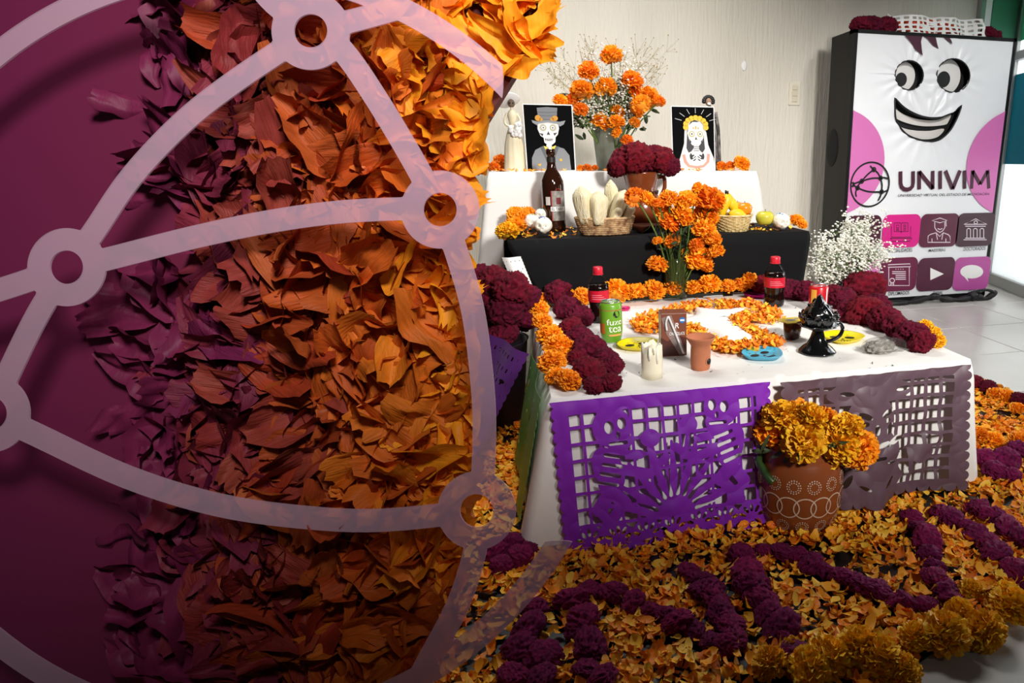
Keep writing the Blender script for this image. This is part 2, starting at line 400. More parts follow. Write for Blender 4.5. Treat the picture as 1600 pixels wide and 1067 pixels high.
def petal_field(name, pts, variants, sizes, tilt, mats, midx=None, rots=None):     # many petals joined in one mesh
    Vs = []; Fs = []; MI = []; o = 0; VA = [(np.array([tuple(v) for v in V]), F) for V, F in variants]
    for k, p in enumerate(pts):
        V, F = VA[int(RNG.integers(len(VA)))]
        R = np.array(Euler((RNG.normal(0, tilt), RNG.normal(0, tilt), RNG.uniform(0, 6.283))).to_matrix())
        Vs.append(V @ R.T * sizes[k] + np.array(p)); Fs += [tuple(i + o for i in f) for f in F]; o += len(V)
        MI += [midx[k] if midx is not None else 0] * len(F)
    me = mesh(name, np.concatenate(Vs), Fs, True); 
    for m in mats: me.materials.append(m)
    me.polygons.foreach_set('material_index', MI); me.update(); return me

# ================================================================== PETAL BOARD (in place of an overlaid graphic; leans back on a strut, left of the altar)
ZC = 1.15; KB = ZC / 1000
Rcam = cam.rotation_euler.to_matrix()
def bl(u, v, h=0.0): return Vector(((u - 340) * KB, -(v - 1109) * KB, h))         # board coordinates, measured from its foot
board = thing('overlay_board', 'tall plum board standing in for an overlaid graphic of crumpled orange petals with a pale network globe emblem', 'display board',
              CAM + Rcam @ Vector(((340 - PPX) * KB, -(1109 - 533) * KB, -ZC)))
board.rotation_euler = cam.rotation_euler
EDGE = [(-90, 872), (0, 862), (60, 838), (130, 795), (200, 752), (300, 726), (400, 724), (500, 738), (600, 744), (700, 736), (800, 722), (900, 700), (1000, 668), (1109, 630)]
def edge_u(v): return float(np.interp(v, [e[0] for e in EDGE], [e[1] for e in EDGE]))
out = [bl(-110, 1109), bl(-110, -90)] + [bl(u, v) for v, u in EDGE]
n = len(out); V = [(p.x, p.y, 0) for p in out] + [(p.x, p.y, -.018) for p in out]
F = [tuple(range(n - 1, -1, -1)), tuple(range(n, 2 * n))] + [(i, (i + 1) % n, n + (i + 1) % n, n + i) for i in range(n)]
M_BOARD = bpy.data.materials.new('board_print'); M_BOARD.use_nodes = True; nt = M_BOARD.node_tree; b_ = nt.nodes['Principled BSDF']; b_.inputs['Roughness'].default_value = .6
tc = nt.nodes.new('ShaderNodeTexCoord'); sx = nt.nodes.new('ShaderNodeSeparateXYZ'); mr = nt.nodes.new('ShaderNodeMapRange'); rp = nt.nodes.new('ShaderNodeValToRGB')
nt.links.new(tc.outputs['Object'], sx.inputs[0]); nt.links.new(sx.outputs['X'], mr.inputs['Value']); mr.inputs['From Min'].default_value = -.45; mr.inputs['From Max'].default_value = .45
rp.color_ramp.elements[0].color = (*lin('#7a2050'), 1); rp.color_ramp.elements[0].position = .0
rp.color_ramp.elements[1].color = (*lin('#5c1c16'), 1); rp.color_ramp.elements[1].position = .75
e = rp.color_ramp.elements.new(.36); e.color = (*lin('#7a2148'), 1)
nt.links.new(mr.outputs[0], rp.inputs[0]); nt.links.new(rp.outputs[0], b_.inputs['Base Color'])
link('backing', mesh('backing', V, F), M_BOARD, board)
V1, F1 = tube_vf([bl(60, 150, -.03), bl(60, 1090, -.34)], .014); V2, F2 = tube_vf([bl(600, 150, -.03), bl(600, 1090, -.34)], .014)
for nm, (q, w) in (('strut', (V1, F1)), ('strut', (V2, F2))): link(nm, mesh(nm, q, w, True), M_BLACK, board)
GRAD = ['#74234a', '#7e2a40', '#923630', '#ae4824', '#c95c20', '#d96f20', '#f0921e']
M_GRAD = [mat('board_petal_%s' % 'abcdefg'[i], g, .5, bump=.35, bscale=7, stretch=(7, .7, 1), var=.14, vscale=5, rand=.2, spec=.2) for i, g in enumerate(GRAD)]
def grad_i(u, v):
    t = (u - 270) / 360 * 4.6 + RNG.normal(0, .4) + (.9 if v < 120 and u > 600 else 0); return int(max(0, min(6, round(t))))
cand = []
while len(cand) < 1250:
    v = RNG.uniform(-80, 1100); u = RNG.uniform(190, edge_u(v) + 6)
    if u < 430 and RNG.random() > ((u - 190) / 240) ** 1.3 * .9 + .04: continue
    cand.append((u, v, RNG.uniform(70, 135) * (1 if u < 690 else .8)))
inview = sorted([c for c in cand if c[1] > -20 and c[0] > 330], key=lambda c: -c[2])
top300 = inview[:300]; rest = [c for c in cand if c not in set(top300)]
for u, v, s in top300:
    g = grad_i(u, v); kf = min(1, max(.25, (u - 200) / 260)); lf = (.02 + RNG.uniform(0, .026)) * kf
    o = link('petal', BIG_ME[int(RNG.integers(14))], M_GRAD[g], board, bl(u, v, lf), (RNG.normal(0, .34 * kf), RNG.normal(0, .34 * kf), RNG.uniform(0, 6.28)), (s * KB, s * KB, s * KB * (.35 + .65 * kf)))
pts = [tuple(bl(u, v, (.008 + RNG.uniform(0, .014)) * min(1, max(.3, (u - 200) / 250)))) for u, v, s in rest]
o = link('petal_layer', petal_field('petal_layer', pts, BIGP, [c[2] * KB * .95 for c in rest], .22, M_GRAD, [grad_i(c[0], c[1]) for c in rest]), None, board); o['kind'] = 'stuff'
# emblem from the overlaid graphic: a globe outline with nodes joined by bands, cut from one sheet of clear white acrylic
NODES = [(486, 48), (688, 327), (105, 417), (-14, 645), (745, 797)]
LINKS = [[(105, 417), (145, 365), (205, 277), (285, 192), (370, 125), (486, 48)], [(105, 417), (165, 405), (300, 371), (420, 346), (540, 330), (688, 324)],
         [(500, 40), (545, 90), (592, 160), (640, 240), (688, 327)], [(690, 330), (712, 390), (738, 480), (752, 580), (757, 670), (752, 797)],
         [(-14, 645), (60, 680), (200, 745), (340, 788), (480, 808), (600, 812), (745, 797)], [(745, 797), (742, 860), (715, 945), (665, 1040), (635, 1100)],
         [(105, 417), (20, 446), (-90, 480)], [(105, 417), (60, 490), (20, 570), (-14, 645)], [(486, 48), (430, 6), (390, -40), (340, -90)], [(486, 48), (560, 30), (625, 12)], [(-14, 645), (-100, 560)]]
def emblem_f(X, Y):
    s = 18.5 - np.abs(np.hypot(X - 367.3, Y - 543) - 589.5)
    cut = (X > 786) & (Y > 60) & (Y < 846)
    s = np.where(cut, -5, s)
    for L in LINKS: s = np.maximum(s, s_line(X, Y, smoothpts(L, 5), 18))
    for c in NODES: s = np.maximum(s, s_circ(X, Y, c[0], c[1], 61))
    for c in NODES: s = np.minimum(s, -s_circ(X, Y, c[0], c[1], 26))
    return np.minimum(s, np.minimum(1098 - Y, X + 105))
me = sheet('emblem', emblem_f, -110, 910, -90, 1104, 340, 398, lambda x, y: bl(PPX + (x - PPX) * (ZC - .1) / ZC, 533 + (y - 533) * (ZC - .1) / ZC, .1))
em = link('emblem', me, clear_mat('frosted_acrylic', '#ecc6dc', .43, .35, gloss=False), board)
em['label'] = 'pale translucent globe emblem of rings and bands'
md = em.modifiers.new('thickness', 'SOLIDIFY'); md.thickness = .003; md.offset = 0

# ================================================================== THE ALTAR: three tables under cloths
T1, T2, T3 = .395, .655, .90
def table(name, label, x0, x1, y0, y1, zt):
    t = thing(name, label, 'table', ((x0 + x1) / 2, (y0 + y1) / 2, 0)); cx, cy = (x0 + x1) / 2, (y0 + y1) / 2; m = mat('table_wood', '#8a6a48', .6, var=.2, vscale=20, stretch=(1, 8, 1))
    link('tabletop', box_me('tabletop', (x0 - cx, y0 - cy, zt - .035), (x1 - cx, y1 - cy, zt - .006), .003), m, t)
    for sx in (x0 - cx + .2, x1 - cx - .24):
        for sy in (y0 - cy + .03, y1 - cy - .07): link('leg', box_me('leg', (sx, sy, 0), (sx + .04, sy + .04, zt - .035), .003), m, t)
def cloth(name, x0, x1, y0, y1, zt, zb, m, label, flare=.03, amp=.015, nf=7, seed=0, corner=.06, sides='fblr', wr=.0045, pull=None, rows=12, rad=.014):
    # top grid + hanging skirt along a rounded-rectangle rim; folds grow towards the hem
    off = Vector((seed * 7.3, seed, 0)); N = 56; M_ = 40; V = []; F = []
    for i in range(N + 1):
        for j in range(M_ + 1):
            x = x0 + (x1 - x0) * i / N; y = y0 + (y1 - y0) * j / M_
            ed = min(i, N - i, j, M_ - j) / 4; k = min(1, ed)
            V.append((x, y, zt + k * wr * (noise.noise(Vector((x * 5, y * 9, 0)) + off) + .7 * noise.noise(Vector((x * 14, y * 22, 3)) + off))))
    for i in range(N):
        for j in range(M_):
            a = i * (M_ + 1) + j; F.append((a, a + M_ + 1, a + M_ + 2, a + 1))
    rim = [(x0 + (x1 - x0) * i / 90, y0, 0, -1) for i in range(90)] + [(x1, y0 + (y1 - y0) * i / 60, 1, 0) for i in range(60)] + \
          [(x1 - (x1 - x0) * i / 90, y1, 0, 1) for i in range(90)] + [(x0, y1 - (y1 - y0) * i / 60, -1, 0) for i in range(60)]
    per = 2 * (x1 - x0 + y1 - y0); n = len(rim); o = len(V)
    cs = [(x0, y0), (x1, y0), (x1, y1), (x0, y1)]
    for r in range(rows + 1):
        t = r / rows
        for k, (x, y, nx, ny) in enumerate(rim):
            s = k / n; ph = 2 * pi * nf * s * per
            c = min(cs, key=lambda q: (q[0] - x) ** 2 + (q[1] - y) ** 2); dc = sqrt((c[0] - x) ** 2 + (c[1] - y) ** 2); w = math.exp(-(dc / .09) ** 2)
            dirx, diry = (c[0] - (x0 + x1) / 2), (c[1] - (y0 + y1) / 2); dl = sqrt(2); dirx = math.copysign(1 / dl, dirx); diry = math.copysign(1 / dl, diry)
            f = flare * t + amp * t * (.5 + .5 * sin(ph + 2 * noise.noise(Vector((s * 9, 0, seed))))) + .006 * t * noise.noise(Vector((x * 9, y * 9, t * 3)) + off)
            rr = rad * min(1, t * rows / 1.5)
            px = x + nx * (f * (1 - w) + rr) + dirx * w * corner * t ** 1.2; py = y + ny * (f * (1 - w) + rr) + diry * w * corner * t ** 1.2
            z = zt - (zt - zb) * t - (.0 if r else 0) + (.012 * noise.noise(Vector((s * 14, 4, seed))) if r == rows else 0)
            if pull: px, py, z = pull(px, py, z, t)
            V.append((px, py, z))
    for r in range(rows):
        for k in range(n):
            j = (k + 1) % n; F.append((o + r * n + j, o + r * n + k, o + (r + 1) * n + k, o + (r + 1) * n + j))
    me = mesh(name, V, F, True); bm = bmesh.new(); bm.from_mesh(me); bmesh.ops.remove_doubles(bm, verts=bm.verts, dist=.0008); bmesh.ops.recalc_face_normals(bm, faces=bm.faces[:]); bm.to_mesh(me); bm.free()
    ob = link(name, me, m); return tag(ob, label, 'tablecloth')
X10, X11, Y10, Y11 = .062, 1.255, 1.492, 2.53
X20, X21, Y20, Y21 = -.022, 1.24, 2.56, 3.10
a3 = PY(764, 269, 3.0); b3 = PY(1182, 266, 3.0); X30, X31, Y30, Y31 = a3.x, b3.x, 3.0, 3.55
table('low_table', 'low front table of the altar hidden under its white cloth', X10 + .02, X11 - .02, Y10 + .02, Y11 - .02, T1)
table('side_table', 'middle altar table hidden under the black cloth', X20 + .02, X21 - .02, Y20 + .02, Y21 - .12, T2)
table('high_table', 'tallest altar table against the back hidden under a white cloth', X30 + .02, X31 - .02, Y30 + .12, Y31 - .02, T3)
def pull1(x, y, z, t):
    if x < X10 + .1 and y < Y10 + .3: x -= .05 * t
    return x, y, z
cloth('white_tablecloth', X10, X11, Y10, Y11, T1, .025, M_WHITE, 'white cloth over the low front table, hanging to the petal-covered floor', .015, .018, 5, 1, .05, pull=pull1)
def pull2(x, y, z, t):
    if y < Y20 + .2: x += .13 * t * max(0, 1 - (x - X20) / .25) - .03 * t * max(0, (x - X21 + .2) / .2)
    return x, y, z
cloth('black_tablecloth', X20, X21, Y20, Y21, T2, T1 + .015, M_BLACKC, 'black cloth over the middle altar step', .0, .012, 4, 2, .0, pull=pull2)
def pull3(x, y, z, t):
    if x < X30 + .12: x -= .06 * t
    if x > X31 - .12: x += .05 * t
    return x, y, z
cloth('white_tablecloth', X30, X31, Y30, Y31, T3, .30, M_WHITE, 'white cloth over the top altar step below the two skull portraits', .0, .012, 4, 3, .06, pull=pull3)

# ------------------------------------------------------------------ flower placing
def flower(kind, u, v, r, zb, label, group, m=None, cat='flower', lift=.0, big=False):
    base = PZ(u, v + r * .62, zb); R = r * dep(base) / 1000
    if zb == T1 and base.y + R * 1.2 > 2.55:                  # keep clear of the black step behind
        q = PY(u, v, 2.55 - R); R = r * dep(q) / 1000; base = Vector((q.x, q.y - R * .25, zb)); lift = max(0, q.z - zb - R * .72)
    cc = kind == 'cc'
    me = random.choice(CC if cc else (MGB if big else MG))
    name = 'cockscomb_bloom' if cc else 'marigold_bloom'
    o = link(name, me, m or (M_MAROON if cc else M_ORANGE), None, (base.x, base.y + R * .25, zb + R * .72 + lift), (random.uniform(-.7, .3), random.uniform(-.4, .4), random.uniform(0, 6.28)), R)
    return tag(o, label, cat, group)
def row(kind, lst, zb, fmt, group, m=None, big=False, lift=0):
    for i, q in enumerate(lst): flower(kind, q[0], q[1], q[2], zb, fmt.format(ordn(i)), group, m, big=big, lift=lift if len(q) < 4 else q[3])
row('mg', [(888, 461, 13), (911, 462, 16), (940, 459, 15), (964, 454, 22), (992, 456, 18), (1022, 453, 19), (1052, 450, 16), (1084, 449, 15), (1108, 444, 19), (1137, 447, 14), (1157, 445, 13), (1172, 437, 14)], T1,
    '{} orange marigold from the left in the row below the black cloth', 'marigolds along the back of the front table')
row('cc', [(1190, 443, 16), (1238, 455, 18), (1262, 458, 19), (1300, 462, 19), (1318, 470, 20), (1352, 489, 27), (1384, 500, 24), (1404, 515, 22), (1425, 525, 24), (1442, 537, 20), (1330, 488, 20), (1372, 478, 20)], T1,
    '{} maroon bloom from the back in the right table edge garland', 'maroon garland on the right table edge')
row('mg', [(1447, 512, 14), (1458, 522, 14), (1466, 535, 13)], T1, '{} small orange marigold from the back beside the right maroon garland', 'marigolds beside the right garland', M_YELLOW)
row('mg', [(848, 465, 10), (842, 484, 17), (848, 504, 16), (860, 526, 21), (875, 546, 25), (864, 568, 23), (889, 596, 21), (868, 590, 17)], T1,
    '{} orange marigold from the back in the column on the left table edge', 'marigolds on the left table edge', M_ORANGE, True)
row('cc', [(872, 456, 20), (888, 484, 20), (907, 497, 20), (893, 515, 19), (908, 530, 21), (922, 550, 25), (921, 582, 24), (947, 565, 21), (958, 575, 17), (955, 600, 17), (930, 604, 16), (905, 560, 16)], T1,
    '{} maroon bloom from the back in the garland inside the left marigolds', 'maroon garland on the left of the table')

def stem_flower(name, kind, head, R, root, label, group, m, bend=.03, tiltv=None):
    t = thing(name, label, 'flower', root, 0, group); h = Vector(head) - Vector(root)
    pts = [Vector((0, 0, 0)), h * .5 + Vector((0, 0, bend)), h]
    o = link('bloom', random.choice(CC if kind == 'cc' else MG), m, t, h, (random.uniform(-.5, .9), random.uniform(-.6, .6), random.uniform(0, 6.28)), R)
    link('stem', tube('stem', smoothpts([tuple(p) for p in pts], 4), .0035, 5), M_GREEN, t); return t
def leaf_bits(name, pts, size, m, parent=None):
    return link(name, petal_field(name, pts, [petal_vf(s + 90, 1, .13, 3, 2, .5, .06) for s in range(3)], [size] * len(pts), 1.0, [m]), None, parent)

# ------------------------------------------------------------------ glass vase of marigolds on the front table
M_GLASS = clear_mat('vase_glass', '#20281a', .10, .05)
vb = PZ(1059, 471, T1); s = dep(vb) / 1000; vr = 19 * s; vz = PY(1059, 366, vb.y).z - T1
vase = thing('glass_vase', 'tall clear glass vase with green stems standing in water on the front table', 'vase', (vb.x, vb.y + vr, T1))
link('glass', lathe('glass', [(vr * .9, 0), (vr, .004), (vr, vz), (vr * .94, vz), (vr * .94, .012), (.001, .012)], 24, cap=False), M_GLASS, vase)
link('water', lathe('water', [(vr * .92, .013), (vr * .92, vz * .62)], 24), clear_mat('vase_water', '#5d6b38', .45, .05), vase)
VHEADS = [(140, 300, 60), (225, 310, 50), (380, 310, 60), (500, 330, 72), (650, 320, 100), (576, 235, 36), (340, 390, 66), (470, 430, 72), (380, 480, 66), (640, 430, 80), (720, 320, 52), (620, 520, 72), (400, 600, 56), (300, 605, 32), (665, 590, 70), (568, 715, 88), (570, 630, 48), (620, 765, 62), (705, 680, 54), (297, 770, 64), (305, 345, 40), (560, 440, 54)]
for i, (zx_, zy_, zr) in enumerate(VHEADS):
    u, v, r = 960 + zx_ * .2249, 240 + zy_ * .2249, zr * .2249
    p = PY(u, v, vb.y + vr + random.uniform(-.06, .03) - (.03 if v > 370 else 0)); r *= 1.22
    stem_flower('marigold', 'mg', p, r * dep(p) / 1000, (vb.x + random.uniform(-.5, .5) * vr, vb.y + vr + random.uniform(-.5, .5) * vr, T1 + .02),
                '{} orange marigold in the tall glass vase, from the left'.format(ordn(sorted(range(22), key=lambda k: VHEADS[k][0]).index(i))), 'marigolds in the glass vase', M_ORANGE if i % 4 else M_DEEP, .06)
pts = []
for k in range(90): pts.append((vb.x + random.gauss(0, .035), vb.y + vr + random.gauss(0, .02), T1 + vz * random.uniform(.75, 1.25)))
o = leaf_bits('vase_foliage', pts, .05, M_DGREEN); tag(o, 'dark green marigold foliage spilling over the glass vase rim', 'foliage', kind='stuff')

# ------------------------------------------------------------------ metal bucket bouquet on the top step
bp = PZ(953, 262, T3); bp.y = 3.32; bp = Vector((PY(953, 262, 3.32).x, 3.32, T3)); s = dep(bp) / 1000; bh = PY(953, 192, 3.32).z - T3
bucket = thing('metal_bucket', 'grey green metal bucket holding the tall bouquet on the top step', 'bucket', bp)
link('body', lathe('body', [(19 * s, 0), (19.5 * s, .004), (26 * s, bh), (27 * s, bh + .004), (25 * s, bh), (18 * s, .01), (.001, .01)], 32, cap=False), mat('zinc', '#7f867a', .4, metal=.6, color2='#5b6459', vscale=9), bucket)
BHEADS = [(957, 208, 62), (800, 315, 60), (752, 448, 65), (600, 520, 42), (690, 520, 45), (930, 420, 55), (885, 435, 40), (1100, 380, 62), (1210, 500, 66), (1160, 545, 55), (1285, 525, 38), (1130, 590, 40), (885, 665, 56), (745, 580, 42), (990, 670, 50), (995, 740, 32), (1065, 795, 36), (1000, 600, 42), (1120, 670, 32), (1110, 440, 50)]
for i, (zx_, zy_, zr) in enumerate(BHEADS):
    u, v, r = 740 + zx_ * .2249, 40 + zy_ * .2249, zr * .2249; p = PY(u, v, 3.32 + random.uniform(-.17, -.06)); r *= 1.3
    stem_flower('marigold', 'mg', p, r * dep(p) / 1000, (bp.x + random.uniform(-.5, .5) * 18 * s, 3.32 + random.uniform(-.5, .5) * 18 * s, T3 + .02),
                '{} orange marigold in the metal bucket bouquet, from the left'.format(ordn(sorted(range(20), key=lambda k: BHEADS[k][0]).index(i))), 'marigolds in the metal bucket', [M_ORANGE, M_DEEP, M_ORANGE][i % 3])
def gypsophila(name, label, root, cloud, nst, ndot, dot, wide_stem=.0009, seed=3):
    rs = random.Random(seed); t = thing(name, label, 'flowers', root); R0 = Vector(root); st = []; dots = []
    for k in range(nst):
        c, rx, rz = rs.choice(cloud); c = Vector(c); tip = c + Vector((rs.gauss(0, .5) * rx, rs.gauss(0, .4) * rx, rs.gauss(0, .5) * rz)) - R0
        mid = tip * .5 + Vector((rs.gauss(0, .02), rs.gauss(0, .02), .03)); st.append(tube_vf([(0, 0, 0), mid, tip], [wide_stem * 1.4, wide_stem, wide_stem * .7], 3))
        for q in range(4):
            e = tip + Vector((rs.gauss(0, .025), rs.gauss(0, .025), rs.gauss(.01, .022))); st.append(tube_vf([tip * .9 + mid * .1, e], wide_stem * .6, 3))
            for w in range(max(1, ndot // (nst * 4))): dots.append(e + Vector((rs.gauss(0, .012), rs.gauss(0, .012), rs.gauss(0, .012))))
    o = link('sprigs', merge('sprigs', st), M_GREEN, t); o['kind'] = 'stuff'
    bm = bmesh.new(); bmesh.ops.create_icosphere(bm, subdivisions=1, radius=1); cv = np.array([tuple(v.co) for v in bm.verts]); cf = [tuple(v.index for v in f.verts) for f in bm.faces]; bm.free()
    VV = []; FF = []
    for i, d in enumerate(dots):
        o_ = len(VV) * len(cv); VV.append(cv * dot * rs.uniform(.6, 1.3) * np.array([1, 1, .7]) + np.array(d)); FF += [tuple(j + o_ for j in f) for f in cf]
    b = link('blossoms', mesh('blossoms', np.concatenate(VV), FF), M_PETALW, t); b['kind'] = 'stuff'; return t
c = lambda zx_, zy_: PY(740 + zx_ * .2249, 40 + zy_ * .2249, 3.27)
gypsophila('babys_breath', "spray of white baby's breath between the marigolds of the metal bucket", (bp.x, 3.32, T3 + bh * .6),
           [(c(980, 480), .09, .09), (c(1000, 520), .10, .08), (c(830, 540), .07, .08), (c(900, 400), .12, .1), (c(1060, 430), .08, .1), (c(820, 600), .06, .05), (c(1050, 610), .08, .05)], 170, 2600, .0052)
rs_ = random.Random(8); parts_ = []; dts = []
for k in range(46):
    a = c(rs_.choice((560, 640, 760, 1240, 1290, 1020, 1180)) + rs_.gauss(0, 60), rs_.uniform(120, 420)) - Vector((bp.x, 3.32, T3 + bh * .8)); parts_.append(tube_vf([(0, 0, 0), a * .6 + Vector((0, 0, .02)), a], [.0012, .0009, .0006], 3))
    for q in range(5):
        e = a + Vector((rs_.gauss(0, .03), rs_.gauss(0, .02), rs_.gauss(.01, .03))); parts_.append(tube_vf([a * .92, e], .0006, 3)); dts.append(vf(blob('d', .003, .003, .003, None, 1))); dts[-1] = ([v + e for v in dts[-1][0]], dts[-1][1])
t = thing('dry_grass', 'wispy dry seed-head sprays rising above the bucket bouquet', 'dried grass', (bp.x, 3.32, T3 + bh * .8))
o = link('stalks', merge('stalks', parts_), mat('dry_stalk', '#9a9266', .7), t); o['kind'] = 'stuff'
o = link('seed_heads', merge('seed_heads', dts), mat('seed_heads', '#a08a5a', .7), t); o['kind'] = 'stuff'
pts = [tuple(c(random.gauss(930, 140), random.gauss(570, 80)) + Vector((0, random.uniform(.0, .1), 0))) for k in range(320)]
tag(leaf_bits('bouquet_foliage', pts, .06, M_DGREEN), 'dark green leaves among the bouquet in the metal bucket', 'foliage', kind='stuff')

# ================================================================== THINGS ON THE FRONT TABLE
def on(u, v, z, vtop=None):
    p = PZ(u, v, z); s = dep(p) / 1000
    return (p, s, (PY(u, vtop, p.y).z - z) if vtop is not None else None)
FACE = -pi / 2 - .12                                     # angle on a round thing that faces the photographer
M_COLA = mat('cola_dark', '#150806', .08, spec=.6)
M_PET = clear_mat('clear_plastic', '#141414', .04, .05)
M_RED = mat('label_red', '#c3152e', .35); M_CAPRED = mat('cap_red', '#d01c33', .4)
def cola(u, v, vtop, label):
    p, s, h = on(u, v, T1, vtop); r = 16.5 * s
    t = thing('cola_bottle', label, 'bottle', (p.x, p.y + r * .8, T1), 0, 'cola bottles on the front table')
    pr = [(.7, 0), (.92, .012), (1, .05), (1, .16), (.93, .24), (.9, .31), (.97, .37), (.99, .40), (.99, .60), (1, .62), (.96, .69), (.8, .76), (.52, .83), (.40, .865), (.38, .9), (.38, .93)]
    link('shell', lathe('shell', [(a * r, b * h) for a, b in pr], 28, lambda a, k: .03 * cos(5 * a) if k in (1, 2, 3) else 0), M_PET, t)
    li = [(a * r * .965, max(.004, b * h)) for a, b in pr if b < .7]; link('cola', lathe('cola', li, 28), M_COLA, t)
    lb = link('label', patch_me('label', r * 1.003, .40 * h, .60 * h, 0, 2 * pi, 40), M_RED, t)
    for k in range(3): link('print_line', patch_me('print_line', r * 1.008, (.45 + .035 * k) * h, (.458 + .035 * k) * h, FACE - .7, FACE + .7 - .2 * k, 14), mat('print_pink', '#e79aa6', .4), lb)
    link('cap', lathe('cap', [(r * .44, .88 * h), (r * .46, .885 * h), (r * .46, .985 * h), (r * .40, h)], 28, lambda a, k: .03 * cos(14 * a) if k in (1, 2) else 0), M_CAPRED, t)
    link('neck_ring', lathe('neck_ring', [(r * .40, .86 * h), (r * .5, .865 * h), (r * .5, .875 * h), (r * .4, .88 * h)], 20), M_CAPRED, t)
cola(939, 506, 418, 'cola bottle with red cap standing behind the green tea can')
cola(1214, 480, 402, 'cola bottle with red cap standing beside the pink skull plate')
def can(u, v, vtop, rpx, m, name, label, bands):
    p, s, h = on(u, v, T1, vtop); r = rpx * s
    t = thing(name, label, 'can', (p.x, p.y + r * .8, T1))
    b = link('body', lathe('body', [(r * .8, 0), (r * .84, .003), (r, .035 * h / .13), (r, h * .9), (r * .86, h * .975)], 36), m, t)
    link('rim', lathe('rim', [(r * .86, h * .972), (r * .89, h * .985), (r * .88, h), (r * .83, h), (r * .80, h * .97), (.001, h * .968)], 32, cap=False), mat('can_metal', '#c9cbcc', .25, metal=.9), t)
    link('pull_tab', box_me('pull_tab', (-r * .18, -r * .1, h * .968), (r * .18, r * .45, h * .985), .0015), mat('can_metal', '#c9cbcc'), t)
    link('base_rim', lathe('base_rim', [(r * .78, 0), (r * .85, .001), (r * .85, .006), (r * .8, .007)], 28), mat('can_metal', '#c9cbcc'), t)
    return t, r, h
t, r, h = can(958, 537, 472, 17.5, mat('can_green', '#6fa32c', .3, color2='#5c9424', vscale=9), 'tea_can', 'green tea can with white lettering on the front table', None)
text_wrap('lettering', 'fuze', M_PAPERW, t, r * 1.008, FACE + .32, h * .47, r * 1.5, h * .14, .003); text_wrap('lettering', 'tea', M_PAPERW, t, r * 1.008, FACE + .36, h * .30, r * 1.25, h * .14, .003)
link('seal', mesh('seal', [(r * 1.008 * cos(FACE + .5 + x / r), r * 1.008 * sin(FACE + .5 + x / r), h * .72 + z) for x, z in circle2(0, 0, h * .085, n=20)], [tuple(range(20))]), M_BLACK, t)
link('band', patch_me('band', r * 1.006, h * .2, h * .245, FACE - .25, FACE + .95), mat('band_peach', '#d9a05a', .4), t); link('band', patch_me('band', r * 1.005, h * .8, h * .83, 0, 2 * pi, 36), mat('band_brown', '#9c7a3a', .4), t)
link('peach_print', patch_me('peach_print', r * 1.005, h * .25, h * .5, FACE - 1.3, FACE - .6), mat('peach', '#c8692a', .4), t)
t, r, h = can(1283, 489, 446, 15, mat('can_red', '#c01a26', .28), 'juice_can', 'red soft drink can behind the black incense burner', None)
link('print_panel', patch_me('print_panel', r * 1.006, h * .3, h * .85, FACE - 1.2, FACE - .55), mat('band_gold', '#e0a63a', .4), t); link('print_panel', patch_me('print_panel', r * 1.006, h * .1, h * .9, FACE + .55, FACE + .72), M_PAPERW, t)
link('print_panel', patch_me('print_panel', r * 1.006, h * .42, h * .6, FACE - .5, FACE + .3), mat('can_dark_red', '#7d0d18', .4), t)

# chocolate drink carton with its straw
p, s, h = on(1055, 556, T1, 489); w = 20 * s
t = thing('drink_carton', 'brown chocolate milk carton with a straw stuck on its front', 'carton', (p.x, p.y + .03, T1), -.12)
link('box', box_me('box', (-w, -.03, 0), (w, .03, h), .002), mat('carton_brown', '#7c4630', .4, color2='#6a3423', vscale=5), t)
link('side_print', box_me('side_print', (-w - .0006, -.029, .002), (-w, .029, h - .002)), mat('carton_side', '#c9bfb4', .5), t)
link('dark_panel', poly_me('dark_panel', [[(-w, .004), (w, .004), (w, h * .42), (.2 * w, h * .5), (-.5 * w, h * .36), (-w, h * .45)]], -.0306), mat('carton_dark', '#4a1f18', .4), t)
text_flat('lettering', 'CHOCOLATE', M_PAPERW, t, -w * .35, h * .5, w * 1.2, -.0316, h * .07, .15, .002); text_flat('lettering', 'R', M_PAPERW, t, w * .1, h * .66, w * .3, -.0314, h * .12, .1, .005)
link('round_mark', poly_me('round_mark', [circle2(w * .66, h * .84, w * .24, n=24)], -.0308), mat('mark_blue', '#2f6bb0', .4), t); link('mark_line', poly_me('mark_line', [[(w * .5, h * .82), (w * .82, h * .82), (w * .82, h * .86), (w * .5, h * .86)]], -.0312), M_PAPERW, t)
st = link('straw', tube('straw', smoothpts([(-w * .55, -.034, h * .62), (-w * .62, -.034, h * .8), (-w * .45, -.034, h * .93), (-w * .28, -.034, h * .84), (w * .3, -.034, h * .4), (w * .72, -.034, h * .06)], 5), .0032, 6), mat('straw_white', '#dcd9d8', .3), t)
link('straw_wrapper', poly_me('straw_wrapper', [[(-w * .95, h * .9), (-w * .2, h * .97), (w * .95, h * .06), (w * .5, h * .0), (-w * .6, h * .55)]], -.0309), clear_mat('wrapper', '#d8d0cc', .22, .1), t)

